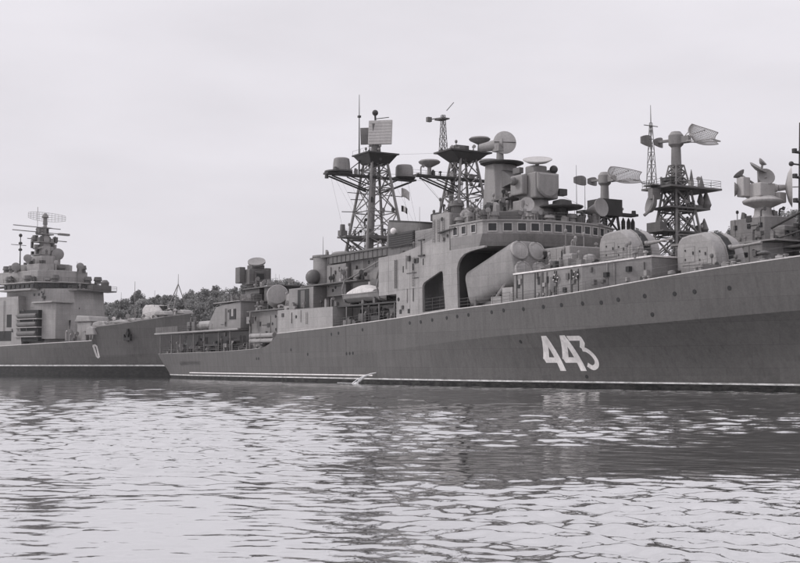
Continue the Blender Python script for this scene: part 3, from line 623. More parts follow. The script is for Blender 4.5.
mb = MB(); mb.box(75.3, 92.6, -8.9, -6.4, 10.3, 10.5); mb.build('boat_deck', 'grey_dark', ship)
MB().box(75.2, 106.3, -6.3, 6.3, 7.0, 15.6).build('inner_house', 'grey', ship)
for s in (77.4, 82.0, 88.5): MB().box(s, s + 1.0, -6.38, -6.31, 8.1, 10.0).build('door', 'opening', ship)
for s, y, w, h, mt in [(76.3, -8.0, 2.2, 1.0, 'grey'), (80, -7.6, 1.5, 1.6, 'grey_mid'), (84.6, -8.2, 2.4, .9, 'grey_dark'), (88.4, -7.6, 1.6, 1.8, 'grey_mid')]:
    MB().box(s, s + w, y - .5, y + .5, zd(s), zd(s) + h).build('deck_locker', mt, ship, bevel=.05)
rail([(75.4, -9.35, zd(75.4) + .1), (84, -9.35, zd(84) + .1), (92.4, -9.35, zd(92.4) + .1)], ship)
for s in (78, 82.5, 87, 91):
    MB().tube((s, -8.8, zd(s)), (s, -8.8, 10.3), .1, n=6).build('support_post', 'grey', ship)
for s in (77.6, 87.2):
    mb = MB(); mb.path([(s, -6.6, 10.5), (s, -8.9, 11.0), (s, -9.3, 12.6), (s, -8.9, 14.0), (s, -8.2, 14.2)], .11); mb.build('davit', 'grey', ship)

# ---------------- main side plating with its openings
o1 = [(98.9, 8.75), (98.85, 11.9), (99.05, 12.2), (99.4, 12.42), (102.9, 13.5), (103.3, 13.5), (103.5, 13.25), (104.0, 8.98)]
outer = [(88.0, 16.2), (88.1, 11.25), (92.6, 11.3), (92.6, 8.24), (97, 8.45), (102, 8.7), (106.75, 8.92), (106.55, 13.5), (106.8, 14.2), (107.3, 14.75), (108.1, 15.15), (109.4, 15.4), (112.3, 15.62), (112.3, 15.84), (105.0, 15.84), (105.0, 20.25), (104.6, 20.4), (101.2, 20.4), (101.1, 17.5), (97, 16.75), (93.3, 16.3)]
side = holed_wall(outer, [o1], -9.5, .3, 'side_plating', 'grey_pale', ship)
holed_wall(outer, [o1], 9.2, .3, 'side_plating', 'grey_pale', ship)
mb = MB()
for s in (93.4, 95.4): mb.box(s, s + .55, -9.53, -9.5, 8.75, 9.3)
for s, z in [(94.2, 13.9), (96.6, 14.05), (99.0, 14.5)]: mb.box(s, s + .2, -9.53, -9.5, z, z + .8)
mb.build('side_scuttle', 'opening', side)
mb = MB()
for z in (15.6, 17.5): mb.box(98.2, 99.5, -9.75, -9.5, z, z + .16)
mb.tube((98.8, -9.62, 15.6), (98.8, -9.62, 17.6), .06); mb.build('ladder', 'grey_dark', side)
mb = MB()
for s in (90.6, 95.9, 98.0): mb.box(s, s + .05, -9.515, -9.5, 11.4 if s < 92 else 8.6, 16.2)
mb.box(92.8, 98.7, -9.513, -9.5, 11.75, 11.8); mb.build('plate_seam', 'grey', side)
mb = MB(); mb.box(88, 106.3, -9.19, 9.19, 15.62, 16.0); mb.build('signal_deck', 'grey_mid', ship)
mb = MB(); mb.box(101.3, 105.1, -9.18, 9.18, 16.0, 20.3); mb.build('bridge_back_house', 'grey', ship)
MB().box(99.9, 101.0, -6.37, -6.31, 8.7, 10.7).build('door', 'opening', ship)
mb = MB(); mb.box(98.6, 99.5, -6.4, -6.31, 11.6, 12.7); mb.build('notice_board', 'white', ship)
rail([(99, -9.2, 8.75), (104, -9.2, 8.95)], ship, h=1.6, wires=4); rail([(106.8, -9.25, 8.95), (116.8, -9.25, 9.2)], ship, h=1.1)
rail([(88.2, -9.3, 16.25), (93.3, -9.3, 16.3), (101, -9.3, 17.5)], ship, r=.02)
# forward funnels
for sg in (-1, 1):
    pl = []; tp = []
    for k in range(20):
        a = 2 * math.pi * k / 20; cx, sy = math.cos(a), math.sin(a); ex = lambda c: math.copysign(abs(c) ** .55, c)
        pl.append((88.2 + 5.2 * ex(cx), sg * 4.2 + 2.3 * ex(sy))); tp.append((87.9 + 4.6 * ex(cx), sg * 4.2 + 1.95 * ex(sy)))
    zt = [21.5 - .12 * (x - 84) for x, y in tp]
    fu = MB().prism_z(pl, 15.9, zt, tp).build('funnel', 'grey_mid', ship, smooth=True)
    MB().prism_z([(87.9 + (x - 87.9) * .98, sg * 4.2 + (y - sg * 4.2) * .96) for x, y in tp], [z + .003 for z in zt], [z + .25 for z in zt]).build('funnel_cap', 'soot', fu, smooth=True)
    mb = MB(); mb.box(85.6, 92, sg * 6.42, sg * 6.62, 17.8, 19.6)
    for k in range(6): mb.box(85.7, 91.9, sg * 6.6, sg * 6.72, 17.9 + .28 * k, 18.02 + .28 * k)
    mb.build('funnel_louvre', 'grey_dark', fu)
    mb = MB(); mb.sphere((87.4, sg * 6.9, 19.9), .42); mb.build('vent_cowl', 'white', fu, smooth=True)
    MB().box(93.6, 101, sg * 7.4, sg * 3.0, 16.0, 19.3).build('uptake_house', 'grey', ship, bevel=.15)

# ---------------- launcher recess, deckhouses forward
MB().box(104.2, 114.4, -4.5, 4.5, 8.6, 15.8).build('recess_bulkhead', 'grey_dark', ship)  # dark grey carries the shade of the deep recess in its colour
MB().box(106.35, 106.55, -9.15, -4.5, 8.9, 15.6).build('recess_end', 'grey_dark', ship)  # recess shade put into the colour here too
MB().box(114.3, 121.4, -4.6, 4.6, 9.3, 15.3).build('bridge_front_house', 'grey_pale', ship, bevel=.12)
plan = [(117.1, -8.95), (128.2, -8.4), (134.4, -4.6), (134.4, 4.6), (128.2, 8.4), (117.1, 8.95)]
fz = [12.2, 12.45, 13.1, 13.1, 12.45, 12.2]
fh = MB().prism_z(plan, [9.0, 9.3, 9.8, 9.8, 9.3, 9.0], fz).build('gun_deck_house', 'grey', ship)
mb = MB()
for (a, za), (c, zc) in zip(list(zip(plan, fz))[:], list(zip(plan, fz))[1:]):
    a = Vector((*a, za)); c = Vector((*c, zc)); d = (c - a).normalized(); nn = Vector((d.y, -d.x, 0)).normalized() * .12
    mb.hexa([a + nn, c + nn, c - nn, a - nn, a + nn + Vector((0, 0, .16)), c + nn + Vector((0, 0, .16)), c - nn + Vector((0, 0, .16)), a - nn + Vector((0, 0, .16))])
mb.build('house_edge', 'white', fh)
def fy(s): return -8.95 + (s - 117.1) / 11.1 * .55
for s in (118.6, 120.7, 122.0, 124.2, 127.6): mb = MB(); mb.hexa([(s, fy(s) - .06, 9.2), (s + .09, fy(s) - .06, 9.2), (s + .09, fy(s), 9.2), (s, fy(s), 9.2), (s, fy(s) - .06, 12.2), (s + .09, fy(s) - .06, 12.2), (s + .09, fy(s), 12.2), (s, fy(s), 12.2)]); mb.build('stiffener', 'grey_dark', fh)
for s, z, w, h in [(117.75, 10.7, .4, .85), (121.2, 10.9, .45, .85), (122.6, 11.0, .35, .7)]: MB().box(s, s + w, fy(s) - .05, fy(s) + .1, z, z + h).build('side_hatch', 'opening', fh)
for s, z in [(130.2, 11.2), (132.2, 11.7), (125.3, 9.9)]:
    y = -8.4 + max(0, s - 128.2) / 6.2 * 3.8 if s > 128.2 else fy(s)
    MB().box(s, s + .5, y - .12, y + .3, z, z + .5).build('side_hatch', 'opening', fh)
mb = MB(); mb.box(123.3, 123.9, fy(123.5) - .1, fy(123.5), 10.0, 11.6); mb.box(123.0, 123.4, fy(123.2) - .14, fy(123.2), 9.7, 10.3); mb.build('hose_locker', 'grey_mid', fh)
rail([(117.2, -8.85, 12.35), (128.2, -8.3, 12.6), (134.3, -4.6, 13.25)], ship, r=.022); rail([(117.1, -9.3, 9.25), (125, -9.0, 9.6), (131, -8.4, 10.05)], ship, r=.02, h=.9)
# clutter on top of the box beside the bridge front
for s, y, w, d, h, mt in [(121.2, -7.4, .9, .8, .8, 'grey_mid'), (122.6, -7.6, .5, .6, 1.1, 'grey_dark'), (125.4, -7.2, 1.0, .8, .7, 'grey_mid'), (123.6, -6.8, .8, .8, 1.3, 'grey'), (122.2, -5.6, 1.6, 1.2, 1.9, 'grey_pale')]:
    MB().box(s, s + w, y - d / 2, y + d / 2, 12.3, 12.3 + h).build('deck_locker', mt, ship, bevel=.08)
mb = MB(); mb.lathe([(.85, 0), (.85, 1.1), (.6, 1.55), (.15, 1.7)], (123.2, -3.3, 12.6), n=16); mb.box(123.7, 124.2, -3.6, -3.0, 13.3, 13.8); mb.build('sighting_post', 'grey_pale', ship, smooth=True)

# quad missile launcher, both sides
LA = Vector((math.cos(R(17)), 0, math.sin(R(17)))); LU = Vector((-math.sin(R(17)), 0, math.cos(R(17))))
for sg in (-1, 1):
    C = Vector((117.0, sg * 6.7, 13.85)); w = 2.35; hh = 2.4; ln = 9.4; ch = 1.3
    sec = []
    for (a, c_) in [(-1, -1), (1, -1), (1, 1), (-1, 1)]:
        for k in range(5):
            th = math.atan2(c_, a) - math.pi / 4 + math.pi / 2 * k / 4
            sec.append((a * (w - ch) + ch * math.cos(th), c_ * (hh - ch) + ch * math.sin(th)))
    mb = MB(); n = len(sec); rows = [(-ln, 1), (-.35, 1), (-.1, .985), (0, .93)]; vs = []
    for (l, f) in rows:
        for (a, c_) in sec: vs.append(C + LA * l + Vector((0, a * f, 0)) + LU * (c_ * f))
    fs = [(j * n + k, j * n + (k + 1) % n, (j + 1) * n + (k + 1) % n, (j + 1) * n + k) for j in range(3) for k in range(n)] + [tuple(reversed(range(n))), tuple(3 * n + k for k in range(n))]
    mb.add(vs, fs); ml = mb.build('missile_launcher', 'grey', ship, smooth=True)
    for a in (-1.16, 1.16):
        for c_ in (-1.18, 1.18):
            mb = MB(); P = C + Vector((0, a, 0)) + LU * c_
            mb.lathe([(1.12, -.3), (1.12, .10), (1.06, .2), (.9, .24), (.85, .2), (.55, .3), (.2, .36), (.02, .37)], P, LA, n=24); lid = mb.build('tube_lid', 'grey_pale', ml, smooth=True)
            mb = MB()
            mb.box(-.06, .06, -.16, .16, -.06, .06)
            mb.v = [tuple(P + LA * (.16 + x) + Vector((0, y, 0)) + LU * (1.0 + z)) for x, y, z in mb.v]; mb.build('lid_hinge', 'grey_dark', lid)
    mb = MB(); mb.box(108.2, 113, sg * 8.2, sg * 5.2, 8.7, 9.6); mb.box(110.6, 112.2, sg * 8.0, sg * 5.6, 9.6, 11.2); mb.tube((112.5, sg * 8.6, 9.2), (115.4, sg * 8.6, 11.6), .22, n=8); mb.build('launcher_cradle', 'grey', ml)
mb = MB(); mb.box(114.9, 116.9, -9.0, -7.6, 9.1, 10.9); mb.box(112.6, 114.6, -8.9, -8.0, 9.1, 10.0); mb.build('ready_locker', 'grey_pale', ship, bevel=.05)

# ---------------- bridge
def bfront(y): return 115.3 - (abs(y) / 9.5) ** 2.3 * 3.4
def bplan(dx, dy):
    p = [(105.2, -9.5 - dy)]
    for k in range(21):
        y = -9.5 + 19 * k / 20; p.append((bfront(y) + dx, y * (9.5 + dy) / 9.5))
    return p + [(105.2, 9.5 + dy)]
lo, mid, hi = bplan(-.75, -.02), bplan(0, .02), bplan(.06, .04)
br = MB().prism_z(lo, 15.85, 17.2, mid)
bridge = br.build('bridge', 'grey', ship)
MB().prism_z(mid, 17.203, 18.62, hi).build('bridge_window_band', 'grey_pale', bridge)
ro = bplan(.22, .2)
MB().prism_z(ro, 18.624, 18.78).build('bridge_roof', 'grey_pale', bridge)
def window(p, d, nrm, w):
    """p centre of the pane, d along the wall, nrm outward"""
    mb = MB(); up = Vector((0, 0, 1))
    def bx(a0, a1, b0, b1, n0, n1):
        P = lambda a, b_, n_: p + d * a + up * b_ + nrm * n_
        mb.hexa([P(a0, b0, n0), P(a1, b0, n0), P(a1, b0, n1), P(a0, b0, n1), P(a0, b1, n0), P(a1, b1, n0), P(a1, b1, n1), P(a0, b1, n1)])
    h = .42
    bx(-w, w, -h, h, -.05, .03)
    mb.cur = 1; f = .09
    bx(-w - f, w + f, -h - f - .03, -h, -.05, .12); bx(-w - f, w + f, h, h + f, -.05, .12); bx(-w - f, -w, -h, h, -.05, .12); bx(w, w + f, -h, h, -.05, .12)
    mb.build('window', ['glass', 'antenna_pale'], bridge)
ys = [-8.62 + 1.437 * k for k in range(13)]
for y in ys:
    a = Vector((bfront(y - .3), y - .3, 0)); c = Vector((bfront(y + .3), y + .3, 0)); d = (c - a).normalized(); nrm = Vector((d.y, -d.x, 0))
    if nrm.x < 0: nrm = -nrm
    window(Vector((bfront(y), y, 17.93)) + nrm * .04, d, nrm, .46)
for s in (106.4, 108.2, 110.2):
    for sg in (-1, 1): window(Vector((s, sg * 9.53, 17.93)), Vector((1, 0, 0)), Vector((0, sg, 0)), .42)
mb = MB(); mb.hexa([(103.0, -9.9, 18.0), (106.5, -9.75, 18.3), (106.5, -8.5, 18.3), (103.0, -8.5, 18.0), (103.0, -9.9, 18.12), (106.5, -9.75, 18.42), (106.5, -8.5, 18.42), (103.0, -8.5, 18.12)]); mb.build('wing_canopy', 'grey_dark', bridge)
rail([(105.4, -9.2, 18.8), (111.4, -9.2, 18.8), (114.6, -5.0, 18.8), (115.2, 0, 18.8), (114.6, 5, 18.8), (111.4, 9.2, 18.8)], ship, r=.02, h=.95)
# bridge-top house and equipment
MB().prism_z([(101.5, -6), (110.5, -6.5), (112.2, -4), (112.2, 4), (110.5, 6.5), (101.5, 6)], 18.79, 20.1).build('bridge_top_house', 'grey_mid', ship, bevel=.12)
for s, y, w, h, mt in [(105.6, -8.3, 1.2, .9, 'grey'), (107.6, -8.4, .8, 1.3, 'antenna'), (110.9, -7.2, .9, 1.1, 'antenna'), (112.9, -3.6, .8, 1.0, 'grey'), (113.4, -1.2, 1.0, .8, 'antenna'), (113.2, 2.2, .9, 1.2, 'grey'), (103.4, -7.4, 1.3, 1.6, 'grey_mid'), (111.6, 6.6, 1.1, 1.0, 'grey'), (109.5, -7.6, .7, 1.5, 'grey_mid')]:
    z = 18.79 if s > 105 else 20.4
    mb = MB(); mb.lathe([(w * .55, 0), (w * .5, h * .55), (w * .7, h * .6), (w * .6, h)], (s, y, z), n=12); mb.build('deck_instrument', mt, ship, smooth=True)
mb = MB(); mb.lathe([(.5, -.6), (.62, -.5), (.62, .7), (.5, .72)], (105.4, -7.6, 20.0), (.9, -.4, .15), n=18); mb.tube((105.3, -7.6, 18.8), (105.3, -7.6, 19.6), .2); sl = mb.build('signal_lamp', 'antenna_pale', ship, smooth=True)
mb = MB(); mb.lathe([(.36, .725), (.36, .75)], (105.4, -7.6, 20.0), (.9, -.4, .15), n=16); mb.build('lamp_glass', 'glass', sl)

# ---------------- director tower with its big dish
tw = MB().prism_z([(100.9, -2.1), (104.0, -2.1), (104.9, -1.2), (104.9, 1.2), (104.0, 2.1), (100.9, 2.1)], 19.3, 27.1, [(101.1, -1.75), (103.0, -1.75), (103.6, -.8), (103.6, .8), (103.0, 1.75), (101.1, 1.75)]).build('director_tower', 'antenna', ship, bevel=.1)
mb = MB(); mb.lathe([(2.4, 0), (2.7, .12), (2.7, .26), (2.2, .32)], (102.4, -.1, 27.1), n=26); mb.build('tower_platform', 'grey_dark', tw)
mb = MB(); mb.lathe([(1.1, 0), (1.3, .15), (1.1, .4), (.3, .5)], (101.2, -1.2, 27.42), n=18); mb.build('hatch_cover', 'grey_mid', tw, smooth=True)
dd = MB(); dd.lathe([(.5, 0), (.42, 1.6), (.6, 1.7), (.6, 2.2)], (101.6, .2, 27.4), n=14); dd.tube((99.3, -1.2, 29.6), (102.0, .6, 29.9), .5, .85, n=12); dd.box(100.9, 102.3, -.5, .9, 28.9, 29.6); dish = dd.build('tracking_radar', 'antenna', tw, smooth=True)
ax = Vector((.95, -.42, .06))
mb = MB(); mb.lathe([(.5, -.65), (1.25, -.4), (1.42, -.1), (1.45, .05), (1.36, .08), (.9, .16), (.3, .2), (.02, .21)], (102.2, .5, 30.0), ax, n=28); mb.build('dish', 'antenna_pale', dish, smooth=True)
mb = MB(); q = ax.normalized().orthogonal(); mb.tube(Vector((102.2, .5, 30.0)) + ax * .2 + Vector((.42, .95, 0)).normalized() * 1.38, Vector((102.2, .5, 30.0)) + ax * .2 - Vector((.42, .95, 0)).normalized() * 1.38, .05, n=5); mb.build('dish_rib', 'grey_dark', dish)
# stepped platforms on the tower front
mb = MB(); mb.box(104.0, 107.4, -2.8, 2.8, 22.2, 22.4); mb.box(104, 107, -2, 2, 20.1, 22.2); mb.prism_y([(103.9, 24.0), (106.2, 24.4), (106.2, 24.9), (103.9, 26.2)], -1.2, 1.2); mb.build('tower_step', 'grey_mid', tw)

# ---------------- forward fire-control director
fd2 = MB(); fd2.lathe([(2.0, 0), (1.7, .6), (1.2, 1.0), (1.1, 1.8)], (109.8, 0, 20.1), n=20); fd2.box(108.0, 111.4, -1.7, 1.7, 21.9, 25.0); fd2.box(108.4, 110.2, -1.0, 1.0, 25.0, 26.0); fd2.box(107.6, 110.0, -2.6, -1.7, 22.4, 24.8); fd2.box(107.6, 110.0, 1.7, 2.6, 22.4, 24.8); fd2.box(106.6, 108, -1.2, 1.2, 22.6, 24.4)
f2 = fd2.build('fire_director', 'antenna', ship, bevel=.18)
pf = [(-1.5, 1.35), (1.5, 1.35), (1.5, -.2)] + [(1.5 * math.cos(a), -.2 - 1.35 * math.sin(a)) for a in [math.pi * k / 12 for k in range(1, 12)]] + [(-1.5, -.2)]
mb = MB(); n = len(pf); vs = [(111.3, y, 23.5 + z) for y, z in pf] + [(111.72, y, 23.5 + z) for y, z in pf] + [(111.85, y * .86, 23.5 + z * .86) for y, z in pf]
mb.add(vs, [tuple(range(n)), tuple(reversed(range(2 * n, 3 * n)))] + [(j * n + k, j * n + (k + 1) % n, (j + 1) * n + (k + 1) % n, (j + 1) * n + k) for j in range(2) for k in range(n)]); mb.build('radar_face', 'antenna', f2)
for y in (-2.9, 2.9): MB().lathe([(.5, 0), (.5, .3), (.3, .5)], (108.9, y, 24.0), (0, y, 0), n=12).build('side_drum', 'grey_mid', f2)
for y, z in ((-2.2, 25.0), (2.1, 25.0)): MB().box(108.0, 109.4, y - .3, y + .3, z, z + .7).build('sight_box', 'grey_mid', f2, bevel=.06)
mb = MB(); mb.lathe([(1.75, .5), (1.75, .42), (1.2, .12), (.5, 0), (.4, .3), (1.1, .35), (1.7, .52)], (109.6, 0, 26.3), (.3, -.22, 1), n=24); mb.tube((109.4, 0, 25.6), (109.6, 0, 26.5), .25); mb.build('search_antenna', 'antenna_pale', f2, smooth=True)
mb = MB(); mb.sphere((110.9, 1.4, 25.5), .5); mb.build('aiming_head', 'grey_dark', f2, smooth=True)
mb = MB(); mb.box(110.6, 111.6, 1.7, 2.9, 22.4, 23.2); mb.build('sight_box', 'grey_dark', f2, bevel=.08)
mb = MB(); mb.lathe([(2.4, 0), (2.6, .15), (2.6, .3)], (112.0, 1.6, 20.7), n=22); mb.lathe([(.9, 0), (.8, 2)], (112.0, 1.6, 18.8)); mb.lathe([(1.2, 0), (1.1, .6), (.4, .8)], (112.2, 1.6, 21.0)); mb.build('sight_platform', 'grey_dark', ship)
mb = MB(); mb.lathe([(.8, 0), (.65, .9), (.5, 1.6)], (111.7, -3.6, 18.8), n=14); mb.box(110.2, 112.0, -4.1, -3.0, 20.2, 21.4); sd = mb.build('small_tracker', 'antenna', ship, bevel=.1)
mb = MB(); mb.lathe([(.35, -.3), (.78, -.05), (.85, .05), (.7, 0), (.12, -.12), (.1, .1)], (112.2, -3.5, 20.9), (.85, -.5, .1), n=20); mb.build('dish', 'antenna_pale', sd, smooth=True)
mb = MB(); mb.lathe([(.9, 0), (.5, .3), (.42, 1.4)], (114.0, 5.2, 18.8), n=14); sd = mb.build('navigation_radar', 'antenna', ship, smooth=True)
mb = MB(); mb.lathe([(.3, -2.2), (.75, -.4), (1.05, -.2), (1.12, .05), (.95, .0), (.2, -.1)], (115.0, 5.2, 20.8), (.8, .1, .1), n=20); mb.build('dish', 'antenna', sd, smooth=True)
for x, y, z0, z1 in [(112.4, 3.6, 18.8, 26.0), (115.2, 2.6, 18.8, 23.8), (63.4, -5.0, 18.2, 21.4), (103.6, -8.2, 20.4, 23.0), (60, 4, 14, 24), (47, 5, 11, 21)]:
    MB().tube((x, y, z0), (x, y, z1), .05, .02, 5).build('whip_aerial', 'grey_dark', ship)

# ---------------- main mast (after)
mm = MB(); MC = (70.3, 0); lattice(mm, MC, 17.9, 32.0, 6.6, 2.5, [0, .2, .47, .72, .9, 1], .24, .09)
mm.tube((70.3, -1.0, 14), (70.3, -.2, 32), .42, .36, n=12)
mast = mm.build('main_mast', 'grey', ship)
mb = MB(); mb.prism_z([(68.9, -1.5), (71.7, -1.5), (71.7, 1.5), (68.9, 1.5)], 31.6, 32.9, [(68.0, -2.4), (72.6, -2.4), (72.6, 2.4), (68.0, 2.4)]); mb.box(67.8, 72.8, -2.6, 2.6, 32.9, 33.1); mb.build('mast_platform', 'grey_dark', mast)
rail([(67.9, -2.5, 33.1), (72.7, -2.5, 33.1)], mast, r=.02, h=.6, wires=1)
# yard with the two pot-shaped aerials
mb = MB(); mb.box(69.6, 71.0, -8.2, 6.6, 29.6, 29.85)
for sg, e in ((-1, 7.4), (1, 5.8)):
    for dx in (-.5, .5): mb.tube((70.3 + dx, sg * 1.3, 27.6), (70.3 + dx, sg * e, 29.4), .13, n=6); mb.tube((70.3 + dx, sg * 1.3, 28.5), (70.3 + dx, sg * e * .6, 29.5), .09, n=5)
mb.lathe([(1.9, 0), (2.05, .1), (2.0, .3)], (70.3, -6.1, 29.86), n=20); mb.lathe([(1.5, 0), (1.7, .2)], (70.3, 4.9, 29.86), n=20); mb.lathe([(.3, 0), (.25, 1.0)], (70.3, -8.0, 29.0), n=8); mb.build('yard', 'grey_dark', mast)
for y, r in ((-5.6, 1.3), (4.9, 1.28)):
    mb = MB(); mb.lathe([(r * .98, 0), (r * .93, 1.2), (r * .86, 1.85), (r * .7, 2.0), (.1, 2.05)] if y < 0 else [(r, 0), (r * 1.03, .3), (r * 1.0, 1.5), (r * .85, 1.8), (.1, 1.85)], (70.3, y, 30.12), n=24); mb.build('pot_aerial', 'grey', mast, smooth=True)
# big back-to-back search radar
rr_ = MB(); rr_.lathe([(.9, 0), (.75, .4), (.6, 2.0)], (70.4, 0, 33.1), n=16)
rr_.box(68.9, 70.2, -.45, -.25, 34.9, 35.1); rr_.box(68.9, 70.2, .25, .45, 34.9, 35.1); rr_.box(68.9, 70.2, -.45, -.25, 36.6, 36.8); rr_.box(68.9, 70.2, .25, .45, 36.6, 36.8); rr_.box(69.6, 70.6, -.6, .6, 34.4, 37.6)
sr = rr_.build('search_radar', 'grey_mid', mast)
def panel(c, ax, w, h, th, name, mat, tilt=0):
    ax = Vector(ax).normalized(); u = Vector((0, 0, 1)).cross(ax).normalized(); v = ax.cross(u); mb = MB(); c = Vector(c)
    P = lambda a, b_, n_: c + u * a + v * b_ + ax * n_
    mb.hexa([P(-w/2, -h/2, -th), P(w/2, -h/2, -th), P(w/2, -h/2, 0), P(-w/2, -h/2, 0), P(-w/2, h/2, -th), P(w/2, h/2, -th), P(w/2, h/2, 0), P(-w/2, h/2, 0)])
    o = mb.build(name, mat, sr, bevel=.05)
    g = MB(); 
    for k in range(1, 8):
        b_ = -h / 2 + h * k / 8; q0, q1 = P(-w/2 + .1, b_, .004), P(w/2 - .1, b_, .004); g.tube(q0, q1, .02, n=4)
    g.build('panel_rib', 'antenna', o)
    return o
panel((71.3, .2, 36.3), (.72, -.62, .16), 3.5, 3.7, .3, 'radar_panel', 'antenna_pale')
panel((68.6, -.1, 36.1), (-.72, .62, .16), 2.6, 2.5, .2, 'radar_panel', 'grey')
mb = MB(); mb.sphere((70.2, 0, 39.3), .45); mb.tube((70.3, 0, 37.5), (70.2, 0, 39), .15); mb.tube((70.2, 0, 38.4), (71.8, 1.4, 38.5), .06); mb.build('radar_head', 'grey_dark', sr, smooth=True)
mb = MB(); mb.tube((69.0, -2.0, 29.8), (69.0, -2.0, 42.0), .13, .04, n=6); mb.box(68.8, 69.2, -2.2, -1.8, 38.6, 38.9); mb.tube((68.7, -3.2, 31), (69.0, -2, 32), .07); mb.build('topmast_pole', 'grey_dark', mast)
# lower gallery of the main mast
mb = MB(); mb.box(69.0, 71.6, -5.6, 4.2, 20.6, 20.85); mb.box(69.8, 70.8, -5.9, -4.9, 20.85, 21.6); mb.lathe([(.4, 0), (.35, .9)], (70.3, -5.4, 21.6), n=10)
for dx in (-.8, .8): mb.tube((70.3 + dx, -5.2, 20.5), (70.3 + dx, -2.4, 18.8), .1, n=6)
for sg in (-1, 1): mb.box(67.4, 73.2, sg * 2.9 - .14, sg * 2.9 + .14, 20.5, 20.9); mb.box(70.3 + sg * 2.9 - .14, 70.3 + sg * 2.9 + .14, -2.9, 2.9, 20.5, 20.9)
mb.build('mast_gallery', 'grey_mid', mast)
rail([(69.1, -5.5, 20.85), (69.1, 4, 20.85)], mast, r=.02, h=.9); rail([(71.5, -5.5, 20.85), (71.5, 4, 20.85)], mast, r=.02, h=.9)
mb = MB(); mb.tube((70.3, -2.2, 24.5), (68.5, -4.6, 24.6), .06); mb.tube((70.3, -2, 26.3), (69, -3.4, 26.4), .06); mb.build('spur', 'grey_dark', mast)
# ---------------- foremast
fm = MB(); FC = (93.6, 0); lattice(fm, FC, 19.0, 29.1, 5.4, 2.3, [0, .25, .52, .78, 1], .2, .08); fm.tube((92.0, -1.6, 19), (93.2, -.9, 29.1), .3, n=10)
fmast = fm.build('fore_mast', 'grey', ship)
mb = MB(); mb.prism_z([(92.4, -1.4), (94.8, -1.4), (94.8, 1.4), (92.4, 1.4)], 28.7, 29.8, [(91.6, -2.8), (95.4, -2.8), (95.4, 2.8), (91.6, 2.8)]); mb.box(91.4, 95.6, -3.2, 3.2, 29.8, 30.0); mb.build('mast_platform', 'grey_dark', fmast)
mb = MB(); mb.box(93.0, 94.2, -7.4, 7.4, 26.3, 26.55)
for sg in (-1, 1):
    for dx in (-.45, .45): mb.tube((93.6 + dx, sg * 1.2, 24.6), (93.6 + dx, sg * 6.4, 26.2), .11, n=6); mb.tube((93.6 + dx, sg * 1.2, 25.4), (93.6 + dx, sg * 3.8, 26.2), .08, n=5)
mb.build('yard', 'grey_dark', fmast); rail([(93.05, -7.3, 26.55), (93.05, -1.5, 26.55)], fmast, r=.02, h=.7, wires=2)
for x, y, z in [(93.6, -5.2, 26.55), (94.6, 1.9, 30.0), (93.6, 5.4, 26.55)]:
    mb = MB(); mb.lathe([(.32, 0), (.25, 1.0), (.4, 1.1), (1.3, 1.55), (1.42, 1.75), (1.2, 1.95), (.4, 2.05), (.05, 2.06)], (x, y, z), n=22); mb.build('mushroom_aerial', 'grey', fmast, smooth=True)
mb = MB(); mb.box(92.2, 93.8, -1.2, .8, 30.0, 30.9); mb.box(94, 95, -1.5, -.6, 30, 30.5); mb.build('aerial_box', 'grey_mid', fmast, bevel=.06)
tm = MB(); lattice(tm, (92.2, -2.2), 30.0, 34.9, .8, .4, [0, .2, .4, .6, .8, 1], .045, .028); tm.box(91.2, 93.0, -2.9, -1.7, 34.3, 34.45); tm.tube((90.9, -3.6, 34.4), (92.2, -2.2, 34.6), .07); tm.box(90.7, 91.2, -3.9, -3.3, 34.1, 34.7); tm.tube((92.4, -1.8, 35.5), (92.9, -1.0, 36.6), .05); tm.build('topmast', 'grey_mid', fmast)
mb = MB(); mb.box(90.8, 96.4, -2.9, 2.9, 20.9, 21.1); mb.lathe([(.9, 0), (.9, .8), (.6, 1.0)], (91.4, -2.6, 21.1), n=12); mb.box(94.6, 96, -2.7, -1.4, 21.1, 21.9); mb.build('mast_gallery', 'grey_dark', fmast)
rail([(90.9, -2.8, 21.1), (96.3, -2.8, 21.1)], fmast, r=.02)

